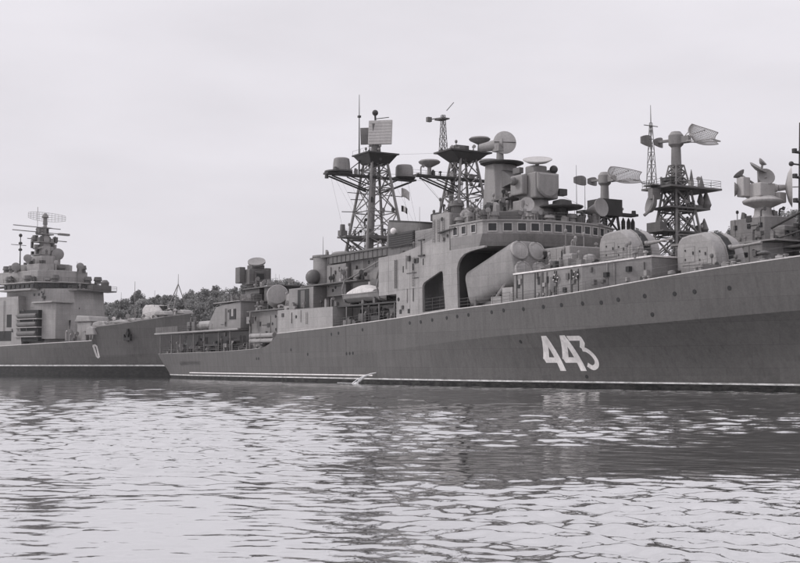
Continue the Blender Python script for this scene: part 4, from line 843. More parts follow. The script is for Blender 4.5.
# ---------------- gun turrets
def turret(x, z, name='gun_turret'):
    root = empty(name); root.parent = ship; root.location = (x, 0, z)
    prof = [(-2.85, 0), (-2.9, 2.3), (-2.7, 2.95), (-2.2, 3.35), (-1.2, 3.52), (.6, 3.6), (1.6, 3.02), (2.35, 2.1), (2.65, 1.1), (2.7, 0)]
    mb = MB(); rows = []
    for w, f in ((-1.95, .0), (-1.9, 1), (1.9, 1), (1.95, 0)): pass
    n = len(prof); vs = []
    for (y, sx, sz) in ((-1.95, .95, .925), (-1.8, .985, .975), (-1.4, 1, 1), (1.4, 1, 1), (1.8, .985, .975), (1.95, .95, .925)):
        vs += [(px * sx, y, pz * sz) for px, pz in prof]
    fs = [(j * n + k, j * n + k + 1, (j + 1) * n + k + 1, (j + 1) * n + k) for j in range(5) for k in range(n - 1)] + [tuple(range(n)), tuple(reversed(range(5 * n, 6 * n)))] + [(j * n, (j + 1) * n, (j + 1) * n + n - 1, j * n + n - 1) for j in range(5)]
    mb.add(vs, fs); o = mb.build('gun_house', 'grey_pale', root); o.data.polygons.foreach_set('use_smooth', [True] * len(o.data.polygons)); o.data.set_sharp_from_angle(angle=R(33))
    # dark slot the barrel elevates in
    mb = MB(); sl = [(.4, 3.62), (.66, 3.62), (1.66, 3.05), (2.42, 2.12), (2.72, 1.1), (2.75, .4)]
    vs = []
    for px, pz in sl: vs += [(px, -.45, pz), (px, .45, pz), (px - .1, .45, pz - .15), (px - .1, -.45, pz - .15)]
    mb.add(vs, [(4 * i + k, 4 * i + (k + 1) % 4, 4 * i + 4 + (k + 1) % 4, 4 * i + 4 + k) for i in range(5) for k in range(4)] + [(0, 1, 2, 3), (20, 21, 22, 23)]); mb.build('barrel_slot', 'opening', root)
    mb = MB()
    for y in (-.56, .56):
        vs = []
        for px, pz in sl: vs += [(px + .03, y - .05, pz + .03), (px + .03, y + .05, pz + .03), (px - .1, y + .05, pz - .1), (px - .1, y - .05, pz - .1)]
        mb.add(vs, [(4 * i + k, 4 * i + (k + 1) % 4, 4 * i + 4 + (k + 1) % 4, 4 * i + 4 + k) for i in range(5) for k in range(4)] + [(0, 1, 2, 3), (20, 21, 22, 23)])
    mb.build('slot_rim', 'grey_pale', root)
    mb = MB(); mb.lathe([(.3, 0), (.28, .7), (.2, .75), (.17, 2.2), (.13, 2.25), (.11, 4.1), (.14, 4.12), (.14, 4.4), (.06, 4.4), (.06, 4.2)], (2.1, 0, 1.95), (1, 0, .05), n=14); mb.build('gun_barrel', 'grey_pale', root, smooth=True)
    for a, c, z0, z1 in ((-1.75, -.35, .7, 2.2), (.25, 1.35, .55, 2.0)):
        for sg in (-1, 1):
            mb = MB(); mb.box(a, c, sg * 1.93 - .04, sg * 1.93 + .05, z0, z1)
            d = mb.build('access_door', 'grey_pale', root, bevel=.02)
            mb = MB()
            for q0, q1, r0, r1 in ((a - .07, c + .07, z0 - .07, z0), (a - .07, c + .07, z1, z1 + .07), (a - .07, a, z0, z1), (c, c + .07, z0, z1)): mb.box(q0, q1, sg * 1.93 - .03, sg * 1.93 + .03, r0, r1)
            mb.build('door_frame', 'grey', d)
            mb = MB(); mb.box(a + .1, a + .2, sg * 2.02 - .03, sg * 2.02 + .03, z0 + .2, z0 + .4); mb.box(a + .1, a + .2, sg * 2.02 - .03, sg * 2.02 + .03, z1 - .4, z1 - .2); mb.box(c - .25, c - .1, sg * 2.02 - .03, sg * 2.02 + .03, (z0 + z1) / 2, (z0 + z1) / 2 + .3); mb.build('door_hinge', 'grey_dark', d)
    mb = MB(); mb.lathe([(2.75, -.5), (2.75, -.02), (2.6, 0)], (0, 0, 0), n=28); mb.build('turret_ring', 'grey', root)
    mb = MB(); mb.box(-2.0, 1.9, -1.99, -1.93, .38, .44); mb.box(-2.0, 1.9, 1.93, 1.99, .38, .44); mb.build('grab_rail', 'grey_mid', root)
    return root
turret(126.0, 13.15); turret(138.0, 11.75)
mb = MB(); mb.lathe([(3.0, 0), (3.0, 1.6)], (138.0, 0, 10.2), n=28); mb.build('gun_platform', 'grey', ship)
rail([(129.5, -7.2, 13.0), (134.2, -4.4, 13.2), (134.2, 4.4, 13.2)], ship, r=.02, h=.8)
# forecastle gear
for s, y in [(143.2, -2.2), (145.8, 2.4), (147.4, -2.8)]:
    mb = MB(); z = zd(s - 2); mb.lathe([(.75, 0), (.7, .35), (.42, .5), (.38, 1.0), (.62, 1.15), (.62, 1.3), (.2, 1.42)], (s, y, z), n=16); mb.build('capstan', 'grey_mid', ship, smooth=True)
for s, y in [(141.6, -5.6), (144.6, -4.4), (149.5, -3.0), (151.5, -2.4), (135.6, -6.6)]:
    mb = MB(); z = zd(s - 2)
    for d in (0, .7): mb.lathe([(.2, 0), (.18, .6), (.25, .66), (.25, .76)], (s + d, y, z), n=12)
    mb.box(s - .3, s + 1.0, y - .3, y + .3, z, z + .1); mb.build('mooring_bitts', 'grey_pale', ship, smooth=True)
mb = MB(); mb.box(142.0, 142.2, -5.4, 5.4, 10.7, 11.8); mb.build('breakwater', 'grey', ship)
# jackstaff and anchor, beyond the frame
mb = MB(); mb.tube((163.5, 0, 12.2), (164.2, 0, 17), .09, .05); mb.build('jackstaff', 'grey_mid', ship)

# ---------------- things carried by the ship
def loc443(s, y, z): return W(s, y, z)
def boat(s, y, z, ln, label, canopy='canvas'):
    root = empty('launch', W(s, y, z), HDG); tag(root, label, 'boat')
    n = 14; rows = []; vs = []
    for i in range(n + 1):
        f = i / n; x = -ln / 2 + ln * f; w = 1.35 * (1 - max(0, (f - .45) / .55) ** 2.4) * (.82 + .18 * min(1, f / .2)) + .03; sh = .18 * (f - .4) ** 2 * 3
        vs += [(x, -w, 1.15 + sh), (x, -w * .9, .6), (x, -w * .45, .12), (x, 0, 0), (x, w * .45, .12), (x, w * .9, .6), (x, w, 1.15 + sh)]
    fs = [(7 * i + k, 7 * i + k + 1, 7 * i + 8 + k, 7 * i + 7 + k) for i in range(n) for k in range(6)] + [tuple(range(7)), tuple(7 * n + k for k in range(7))] + [(7 * i, 7 * i + 7, 7 * i + 13, 7 * i + 6) for i in range(n)]
    MB().add(vs, fs).build('boat_hull', 'grey', root, smooth=True)
    mb = MB(); vs = []; m_ = 9; k0, k1 = 2, 11
    for i in range(k0, k1 + 1):
        f = (i - k0) / (k1 - k0); x = -ln / 2 + ln * i / n; hgt = 1.15 * math.sin(math.pi * min(1, max(0, .06 + f * .88))) ** .6; w = abs(-1.28 * (1 - max(0, (i / n - .45) / .55) ** 2.4))
        for j in range(m_): a = math.pi * j / (m_ - 1); vs.append((x, -w * math.cos(a), 1.2 + hgt * math.sin(a) ** .8))
    cnt = k1 - k0; fs = [(i * m_ + j, i * m_ + j + 1, (i + 1) * m_ + j + 1, (i + 1) * m_ + j) for i in range(cnt) for j in range(m_ - 1)] + [tuple(range(m_)), tuple(cnt * m_ + j for j in range(m_))]
    mb.add(vs, fs).build('canvas_cover', canopy, root, smooth=True)
    mb = MB()
    for sg in (-1, 1):
        for i in range(n):
            f0, f1 = i / n, (i + 1) / n
            p = Vector(vs[0]); 
            w0 = 1.35 * (1 - max(0, (f0 - .45) / .55) ** 2.4) * (.82 + .18 * min(1, f0 / .2)) + .06; w1 = 1.35 * (1 - max(0, (f1 - .45) / .55) ** 2.4) * (.82 + .18 * min(1, f1 / .2)) + .06
            mb.tube((-ln / 2 + ln * f0, sg * w0, 1.12 + .54 * (f0 - .4) ** 2), (-ln / 2 + ln * f1, sg * w1, 1.12 + .54 * (f1 - .4) ** 2), .07, n=5)
    mb.build('rubbing_band', 'grey_pale', root)
    mb = MB(); mb.lathe([(.18, 0), (.16, .5)], (.6, 0, 2.2)); mb.build('cover_peak', canopy, root)
    return root
boat(82.4, -8.0, 10.75, 10.2, 'launch with a pale canvas cover hanging on davits amidships')
def ring(s, y, z, label):
    mb = MB(); n = 22; k = 8; vs = []
    for i in range(n):
        a = 2 * math.pi * i / n
        for j in range(k):
            b_ = 2 * math.pi * j / k; r = .36 + .085 * math.cos(b_); vs.append((r * math.cos(a), .085 * math.sin(b_), r * math.sin(a)))
    for i in range(n):
        mb.cur = 1 if i % 6 == 0 else 0
        b0 = i * k; b1 = ((i + 1) % n) * k
        base = len(mb.v)
    mb.v = vs; mb.f = [[i * k + j, i * k + (j + 1) % k, ((i + 1) % n) * k + (j + 1) % k, ((i + 1) % n) * k + j] for i in range(n) for j in range(k)]; mb.mi = [1 if i % 6 < 1 else 0 for i in range(n) for j in range(k)]
    o = mb.build('life_ring', ['grey_dark', 'white'], smooth=True); o.location = W(s, y, z); o.rotation_euler = (0, 0, HDG); tag(o, label, 'life ring', 'life rings on the deckhouse side')
ring(127.4, -8.62, 11.55, 'life ring nearer the gun turrets on the deckhouse wall'); ring(124.3, -8.8, 11.4, 'life ring nearer the missile launcher on the deckhouse wall')
def flag(s, y, z, w, h, mats, label, droop=.4):
    mb = MB(); n = 8; vs = []
    for i in range(n + 1):
        f = i / n
        for j in range(5): g = j / 4; vs.append((f * w * .8, .12 * math.sin(f * 7 + g), -h * g - droop * f * f * h + (.0 if j else 0)))
    mb.v = vs; mb.f = [[5 * i + j, 5 * i + j + 1, 5 * i + 6 + j, 5 * i + 5 + j] for i in range(n) for j in range(4)]; mb.mi = [(0 if len(mats) == 1 else (1 if (i // 3) % 2 else 0)) for i in range(n) for j in range(4)]
    o = mb.build('signal_flag', mats, smooth=True); o.location = W(s, y, z); o.rotation_euler = (0, 0, HDG + .9); sm = o.modifiers.new('thick', 'SOLIDIFY'); sm.thickness = .02
    tag(o, label, 'flag', 'signal flags hoisted at the main mast')
flag(70.3, 4.4, 28.5, 1.5, 1.3, ['canvas'], 'pale signal flag, topmost of the three under the yard', .5)
flag(70.3, 4.4, 25.9, 1.1, .9, ['black', 'white'], 'dark and white signal flag, middle of the three under the yard', .5)
flag(70.3, 4.4, 23.2, .6, 1.4, ['canvas'], 'drooping pale flag, lowest of the three, by the funnel', .5)
MB().tube((70.3, 4.38, 29.6), (74, 4.38, 18.2), .015, n=4).build('halyard', 'grey_dark', ship)
# aerial wires
mb = MB()
for a, c in [((70.3, -8, 29.8), (93.6, -7.2, 26.5)), ((70.3, 6.4, 29.8), (93.6, 7.2, 26.5)), ((93.6, -7, 26.5), (106, -8.5, 18.8))]: mb.tube(a, c, .018, n=4)
mb.build('aerial_wire', 'grey_dark', ship)
# cooling water jet
m = bpy.data.materials.new('foam'); t, b = nodes_of(m); b.inputs['Base Color'].default_value = (.8, .8, .8, 1); b.inputs['Roughness'].default_value = .6; MATS['foam'] = m
mb = MB(); P = []
jr = random.Random(3)
for k in range(13):
    f = k / 12; P.append(Vector((86.9 - 1.0 * f, -(HUL.surf(86.9, 1.1) - .1) - 2.6 * f, 1.35 - 1.35 * f * f)))
for q in range(9):
    dx, dy, dr = jr.gauss(0, .14), jr.gauss(0, .2), jr.uniform(.02, .05)
    for a, c, k in zip(P, P[1:], range(12)):
        if k > 3 and jr.random() < .22: continue
        f = k / 12; e = (k + 1) / 12; mb.tube(a + Vector((dx * f, dy * f, jr.gauss(0, .02))), c + Vector((dx * e, dy * e, 0)), dr * (1 + f * .8), dr * (1 + e * .8), n=5)
mb.lathe([(.02, -.03), (.5, 0), (.25, .05), (.03, .16)], (P[-1].x - .1, P[-1].y, .0), n=12)
vs = []
for k in range(15):
    f = k / 14; w = .22 * math.sin(math.pi * min(1, .1 + f * .9)) + .03; x = P[-1].x - 5.5 * f; y = P[-1].y + .3 * f + .1 * math.sin(k * 1.7); vs += [(x, y - w, .02), (x, y + w, .02), (x, y, .05)]
mb.add(vs, [(3*k + a_, 3*k + b_, 3*k + 3 + b_, 3*k + 3 + a_) for k in range(14) for a_, b_ in ((0, 1), (1, 2), (2, 0))])
wj = mb.build('water_jet', 'foam'); wj.location = O443; wj.rotation_euler = (0, 0, HDG); tag(wj, 'white jet of discharge water falling from the hull at the waterline', 'water jet')

# ================================================================== THE WARSHIP BEHIND (only its upper works show)
far = empty('warship', W(20, 27, 0), HDG); tag(far, 'warship moored behind 443, its tall lattice masts and round radar showing above the guns', 'warship', 'warships moored in the harbour')
D = -20.0    # local x = s - 20
H2 = Hull(wl=[(0, 5.5), (20, 7.2), (60, 7.7), (95, 6.8), (118, 4.2), (132, 1.7), (138, .05)], kn=[(0, 6), (20, 7.5), (60, 7.9), (95, 7.6), (118, 5.6), (132, 2.8), (138, .06)],
          dk=[(0, 6.2), (20, 7.6), (60, 8), (95, 7.8), (118, 6.2), (132, 3.4), (138, .08)], zk=[(0, 2.5), (138, 5)], zd=[(0, 4.6), (40, 4.8), (80, 5.6), (110, 6.9), (138, 9)], ext_bow=5, ext_stern=(2, 15), x_bow0=110, x_end=138)
H2.build([0, 3, 8, 14, 20, 30, 40, 50, 60, 70, 80, 90, 95, 100, 106, 112, 118, 124, 128, 132, 135, 138], 'hull', far)
mb = MB(); mb.box(40, 104, -5.5, 5.5, 4.6, 9.4); mb.box(44, 66, -4, 4, 9.4, 12.5); mb.box(62, 74, -3, 3, 12.5, 15.6); mb.build('lower_superstructure', 'grey_mid', far, bevel=.1)
bh = MB(); bh.box(92.5, 105.4, -6, 6, 9.4, 13.2); bh.prism_z([(95, -5.2), (104, -5.2), (105.2, -3), (105.2, 3), (104, 5.2), (95, 5.2)], 13.2, 16.8); bh.prism_z([(96.6, -2.8), (102.2, -2.8), (103, -1.5), (103, 1.5), (102.2, 2.8), (96.6, 2.8)], 16.8, 20.2); bh.box(103.0, 104.8, -2.2, 2.2, 17.0, 18.9); bri = bh.build('bridge_house', 'grey', far, bevel=.12)
mb = MB(); mb.box(94.2, 106.4, -5.6, 5.6, 16.82, 17.0); mb.box(88, 96, -4.6, 4.6, 17.6, 17.85); mb.box(87, 95, -3.6, 3.6, 13.2, 16.0); mb.build('bridge_wing', 'grey_pale', far)
for x, y0, z0, w in [(97.3, -2.86, 18.9, .5), (99.5, -2.86, 18.9, .5), (101.4, -2.86, 18.9, .5), (97, -5.27, 15.2, .8), (99, -5.27, 15.2, .8), (101, -5.27, 15.2, .8), (103, -5.27, 15.2, .8)]: MB().box(x, x + w, y0 - .03, y0 + .03, z0, z0 + .55).build('window', 'glass', bri)
for y in (-2.2, -1, .2, 1.4): MB().box(104.82, 104.88, y, y + .7, 17.6, 18.3).build('window', 'glass', bri)
rail([(88, -4.5, 17.85), (96, -4.5, 17.85)], far, r=.025); rail([(94.3, -5.5, 17.0), (106.3, -5.5, 17.0), (106.3, 5.5, 17.0)], far, r=.025)
mb = MB(); mb.tube((103.5, -3, 18.6), (110, -3.6, 20.4), .16); mb.tube((104, -3, 17.2), (110.5, -3.4, 18.2), .12); mb.box(106, 113, -4, 4, 15.9, 16.2); mb.box(107, 112, -3, 3, 9, 15.9); mb.build('derrick', 'grey_dark', far)
# round missile-guidance radar
gr = MB(); gr.lathe([(1.5, 0), (1.1, .6), (.95, 1.8)], (99.4, 0, 20.2), n=18); gr.lathe([(1.0, 0), (2.4, .6), (2.5, .9), (1.5, 1.4)], (99.4, 0, 21.6), n=22); gr.box(98.0, 100.6, -1.6, 1.0, 22.9, 24.6); gr.box(97.6, 98.8, -2.6, -1.4, 23.0, 25.4); gr.tube((99.2, .0, 24.0), (100.4, 1.6, 24.1), .9, .45, n=14); gr.tube((100.4, 1.6, 24.1), (101.0, 2.7, 24.2), .45, .3, n=12); gr.box(100.2, 101.2, 1.0, 2.2, 22.2, 23.5)
g2 = gr.build('guidance_radar', 'antenna_pale', far, bevel=.12)
ax = Vector((.72, .69, .0))
mb = MB(); mb.lathe([(.4, -.6), (1.7, -.3), (2.45, .1), (2.5, .16), (1.7, -.12), (.1, -.35)], (101.2, 2.9, 24.2), ax, n=26); mb.tube(Vector((101.2, 2.9, 24.2)), Vector((101.2, 2.9, 24.2)) + ax * 1.6, .07); mb.lathe([(.2, 0), (.2, .4)], Vector((101.2, 2.9, 24.2)) + ax * 1.5, ax, n=8); mb.build('large_dish', 'antenna_pale', g2, smooth=True)
for c, r, a2 in [((97.7, -2.2, 25.9), .8, (-.5, -.3, .8)), ((99.3, -.6, 26.6), 1.2, (.5, .2, .75)), ((99.7, -.2, 27.3), .6, (.6, .3, .6)), ((100.2, -.2, 25.4), 1.1, (.8, -.4, .3)), ((97.4, -2.6, 24.0), .9, (-.6, -.6, 0))]:
    mb = MB(); mb.lathe([(.15, -.4), (r * .7, -.2), (r, .05), (r * .95, .1), (r * .3, -.1)], c, a2, n=18); mb.tube(c, (99.3, -.5, 24.2), .14); mb.build('small_dish', 'antenna', g2, smooth=True)
def net_radar(parent, c, mat='antenna', flip=1, az=.15, sc=1.0):
    """two mesh reflectors back to back on a column"""
    c = Vector(c); root = empty('search_radar'); root.parent = parent; root.location = c; root.rotation_euler = (0, 0, az); root.scale = (sc,) * 3
    mb = MB(); mb.lathe([(.6, -4.4), (.5, -.8), (.8, -.5), (.8, .5), (.5, .9)], (0, 0, 0), n=16); mb.box(-.5, 1.6, -.35, .35, -.4, .3); mb.box(-2.4, -.5, -.2, .2, -.1, .15); mb.build('radar_column', 'antenna', root, smooth=True)
    g = MB(); W_, H_ = 3.1, .92; nx, nz = 26, 14
    def P(i, j):
        u = -1 + 2 * i / nx; v = -1 + 2 * j / nz; e = math.sqrt(max(0, 1 - .55 * u * u)); return Vector((2.3 + .7 * u * u + .4 * v * v, W_ * u, H_ * v * e + .25))
    for i in range(nx + 1): g.path([P(i, j) for j in range(nz + 1)], .03, 4)
    for j in range(nz + 1): g.path([P(i, j) for i in range(nx + 1)], .03 if 0 < j < nz else .06, 4)
    for u_ in (0, nx): g.path([P(u_, j) for j in range(nz + 1)], .06, 4)
    for sgn in (-1, 1): g.tube((1.0, 0, -.2), P(nx // 2 + sgn * 6, 1), .06, n=5); g.tube((1.0, 0, .3), P(nx // 2 + sgn * 6, nz - 1), .05, n=5)
    g.tube((1.6, 0, -.4), (4.6, -1.0, -.5), .06, n=5); g.tube((1.6, 0, -.4), (4.6, 1.0, -.5), .06, n=5); g.tube((4.6, -1.0, -.5), (4.6, 1.0, -.5), .08, n=5)
    g.build('mesh_reflector', 'antenna_pale', root)
    mb = MB()
    for y0, y1, e in ((-2.6, -.2, .62), (-.5, 1.3, .55)):
        vs = []
        for i in range(9):
            u = -1 + 2 * i / 8; x = -2.4 - .35 * u * u + (0 if e > .6 else .5); yy = (y0 + y1) / 2 + (y1 - y0) / 2 * u; hh = e * math.sqrt(max(.15, 1 - .7 * u * u)); vs += [(x, yy, -hh), (x, yy, hh), (x - .1, yy, hh), (x - .1, yy, -hh)]
        mb.add(vs, [(4 * i + k, 4 * i + (k + 1) % 4, 4 * i + 4 + (k + 1) % 4, 4 * i + 4 + k) for i in range(8) for k in range(4)] + [(0, 1, 2, 3), (32, 33, 34, 35)])
    mb.build('back_reflector', 'grey', root)
    return root
# tall mast
m2 = MB(); MC2 = (84.3, 0); lattice(m2, MC2, 9.4, 25.6, 7.2, 2.6, [0, .2, .42, .62, .82, 1], .2, .11); m2.tube((84.3, 0, 9), (84.3, 0, 28.5), .45, .38, n=14); lattice(m2, MC2, 25.6, 29.0, 2.6, 1.4, [0, .35, .7, 1], .12, .08); lattice(m2, MC2, 16, 25.6, 4.4, 2.0, [0, .3, .6, .85, 1], .09, .06)
ml2 = m2.build('fore_mast', 'grey', far)
mb = MB(); mb.box(81.6, 87.4, -3.8, 5.2, 25.6, 25.85); mb.box(83.4, 85.2, -5.0, 6.2, 25.9, 26.05); mb.build('mast_platform', 'grey_mid', ml2)
rail([(81.7, -3.7, 25.85), (87.3, -3.7, 25.85), (87.3, 5.1, 25.85), (81.7, 5.1, 25.85), (81.7, -3.7, 25.85)], ml2, r=.03, h=1.0)
MB().box(82.9, 85.0, -1.6, .6, 25.9, 27.3).build('equipment_box', 'grey_dark', ml2)
for z, e in ((23.0, 4.0), (19.8, 5.4)):
    mb = MB(); mb.box(82.4, 86.4, -e + 1, e, z, z + .22); mb.box(83.2, 85.6, .5, e - .6, z + .22, z + .7) if z > 22 else mb.box(83, 85.6, -e + 1.2, -e + 2.4, z + .22, z + 1.3)
    mb.build('mast_gallery', 'grey_mid', ml2)
for y, z, h, r in [(4.2, 25.85, 2.0, .42), (2.4, 26.0, 2.6, .35), (5.0, 23.3, 2.6, .75), (4.0, 23.9, 1.9, .5), (4.6, 20.1, 2.0, .6), (-3.4, 20.0, 2.0, .6)]:
    mb = MB(); mb.lathe([(r * .6, 0), (r, h * .25), (r * .5, h * .7), (r * .12, h)], (84.6, y, z), n=12); mb.build('mast_aerial', 'grey', ml2, smooth=True)
mb = MB(); mb.lathe([(.3, 0), (1.0, .3), (1.4, .9), (1.3, 1.0), (.2, .6)], (84.2, -3.6, 23.4), (-.3, -.8, .2), n=16); mb.box(83.8, 84.7, -4.6, -3.2, 24.2, 25.6); mb.path([(84.2, -3.8, 24.2), (84.0, -4.6, 22.6), (83.8, -5.3, 22.0)], .22); mb.build('side_dish', 'grey', ml2, smooth=True)
tp = MB(); lattice(tp, (83.2, -3.4), 25.8, 34.6, 1.0, .25, [0, .18, .36, .55, .75, 1], .05, .03); tp.tube((83.2, -3.4, 34.5), (83.2, -3.4, 37.0), .07, .03); tp.tube((83.2, -4.6, 34.2), (83.2, -2.2, 34.2), .06); tp.tube((83.2, -5.2, 26.4), (83.2, -3, 26.4), .06); tp.build('topmast', 'grey_mid', ml2)
net_radar(ml2, (84.3, 0, 32.4), az=.35, sc=1.25)
# sooty after mast
m3 = MB(); MC3 = (69.5, 0); lattice(m3, MC3, 12.5, 24.0, 4.6, 2.4, [0, .25, .5, .75, 1], .24, .15); m3.box(67.9, 71.1, -1.9, 1.9, 23.6, 26.0); m3.box(68.7, 70.3, -4.6, 5.6, 23.9, 24.25); m3.box(67.8, 71.2, -2.2, 4.2, 19.6, 20.0); m3.lathe([(.35, 0), (.3, .6)], (69.5, 5.4, 24.2), n=8)
for y in (3.4, 4.4, 5.2): m3.lathe([(.05, 0), (.3, .5), (.3, 1.6), (.05, 2.2)], (69.5, y, 21.5), n=8)
ml3 = m3.build('after_mast', 'soot', far); net_radar(ml3, (69.5, 0, 29.0), 'antenna', az=.2, sc=1.15)
mb = MB(); mb.prism_z([(60, -4), (67, -4), (67, 4), (60, 4)], 9.4, 19.5, [(60.5, -3.2), (66.5, -3.2), (66.5, 3.2), (60.5, 3.2)]); mb.build('funnel', 'grey_mid', far, bevel=.2)
# tall signal mast at the right
m4 = MB(); lattice(m4, (106.9, 0), 9, 31.0, 2.4, 1.5, [i / 9 for i in range(10)], .13, .07)
for z in (18.5, 21.5, 24.4, 27.4): m4.box(105.6, 108.2, -1.3, 1.3, z, z + .2); m4.lathe([(.3, 0), (.3, .5)], (105.8, -1.4, z), n=8)
m4.tube((106.9, -3.4, 25.8), (106.9, 2, 25.8), .1); m4.sphere((106.9, -3.2, 25.8), .3, n=8); m4.build('signal_mast', 'grey_dark', far)

# ================================================================== THE WARSHIP ON THE LEFT
LH = R(-40); left = empty('warship', (-46.5, 274, 0), LH)
tag(left, 'grey warship at the far left with tall conical mast and raised dark bow', 'warship', 'warships moored in the harbour')
class Shift(Hull): pass
X0 = -140.0
H3 = Hull(wl=[(0, 6), (30, 8.3), (70, 8.8), (95, 8.0), (110, 6.2), (122, 3.9), (131, 1.8), (136, .06)], kn=[(0, 6.5), (30, 8.6), (70, 9.0), (95, 8.6), (110, 7.3), (122, 5.2), (131, 2.7), (136, .07)],
          dk=[(0, 6.8), (30, 8.8), (70, 9.1), (95, 9.05), (110, 8.4), (122, 6.4), (131, 3.4), (136, .08)], zk=[(0, 3), (90, 4), (136, 5)],
          zd=[(0, 5.4), (80, 6.9), (98, 7.35), (114.0, 7.75), (115.3, 7.85), (116.0, 10.6), (116.6, 11.0), (123, 11.6), (130, 12.6), (136, 13.6)], ext_bow=5, ext_stern=(3, 18), x_bow0=106, x_end=136, flare=1.2)
lh = H3.build([0, 4, 8, 14, 20, 30, 40, 50, 60, 70, 80, 88, 95, 98, 102, 106, 110, 113, 115.2, 115.4, 115.7, 116.0, 116.6, 118, 120, 122, 124, 126, 128, 130, 132, 134, 135.2, 136], 'hull_far', left); lh.location = (X0, 0, 0)
def at(x): return x
for t0, t1 in ((70, 115.2), (116.2, 135.6)): o = H3.strip(t0, t1, .2, .16, .002, 'canvas' if t0 < 100 else 'grey_pale', 'gunwale', left, n=40); o.location = (X0, 0, 0)
q = ribbon([(116.0, 6.7), (116.05, 5.4), (116.15, 4.3), (116.45, 4.1), (116.8, 4.3), (116.75, 5.5), (116.65, 6.6), (116.35, 6.85), (116.0, 6.7)], .42)
o = stroke_patch(q, H3, 'hull_number', 'canvas', lh, off=.03)
mb = MB(); zz = 9.4; xx = 126.4; yy = -(H3.surf(xx, zz) + .25); mb.lathe([(.5, -.3), (.5, .1)], (xx, yy, zz), (0, 1, 0), n=12); mb.box(xx - .25, xx + .25, yy - .3, yy + .2, zz - 1.8, zz + 1.0); mb.box(xx - 1.1, xx + 1.1, yy - .35, yy + .2, zz - 1.6, zz - .9); mb.prism_y([(xx - 1.1, zz - 1.6), (xx - .6, zz - 1.6), (xx - 1.2, zz - .2)], yy - .3, yy + .1); mb.prism_y([(xx + .6, zz - 1.6), (xx + 1.1, zz - 1.6), (xx + 1.2, zz - .2)], yy - .3, yy + .1)
o = mb.build('anchor', 'black', lh)
# forecastle: turret, breakwater clutter, tripod
tq = empty('gun_turret'); tq.parent = left; tq.location = (-10.2, 0, 12.6)
mb = MB(); mb.prism_y([(-2.9, 0), (-2.9, 2.2), (-2.0, 3.2), (.6, 3.2), (2.2, 1.9), (2.6, 0)], -2.2, 2.2); mb.build('gun_house', 'canvas', tq, bevel=.2)
mb = MB(); mb.box(.7, 2.66, -.5, .5, .6, 3.0); mb.build('barrel_slot', 'black', tq)
for y in (-.3, .3): MB().lathe([(.16, 0), (.09, 3.6)], (2.2, y, 1.9), (1, 0, .1), n=8).build('gun_barrel', 'grey_mid', tq)
mb = MB(); mb.lathe([(2.7, -1.2), (2.7, 0)], (0, 0, 0)); mb.build('turret_ring', 'grey', tq)
mb = MB(); T = Vector((-3.4, 0, 20.3))
for p in [(-6.0, -1.6, 13.2), (-2.6, -2.2, 13.4), (-2.0, 2.0, 13.4)]: mb.tube(p, T, .13, .1, n=6)
mb.tube((-3.4, 0, 20), (-3.4, 0, 22.5), .08, .04); mb.tube((-18.6, 0, 12), (-18.6, 0, 21.5), .1, .05); mb.build('tripod_mast', 'grey', left)
for x, y, w, h in [(-22.6, -5.6, 2.6, 1.3), (-19.4, -4.6, 1.8, 1.0), (-16.0, -4.8, 2.4, .8), (-24.2, -6.8, 1.6, 2.0), (-13.6, -3.6, 1.6, .8), (-5.6, -2.0, 2.0, 1.0), (-1.6, .5, 1.4, .9)]:
    z = H3.zd(x - X0) if x > -23.5 else 9.2; mb = MB(); mb.prism_y([(x - w, z), (x + w, z), (x + w * .7, z + h * .8), (x + .1, z + h), (x - w * .8, z + h * .75)], y - 1.4, y + 1.4); mb.build('covered_gear', 'grey_pale', left, bevel=.2)
mb = MB(); mb.prism_y([(-34, 12.4), (-27.8, 12.4), (-28.4, 13.6), (-33, 13.9)], -5.5, 0); mb.box(-33.5, -28.2, -5, -.5, 7.8, 12.4); mb.build('launcher_house', 'grey_pale', left, bevel=.2)
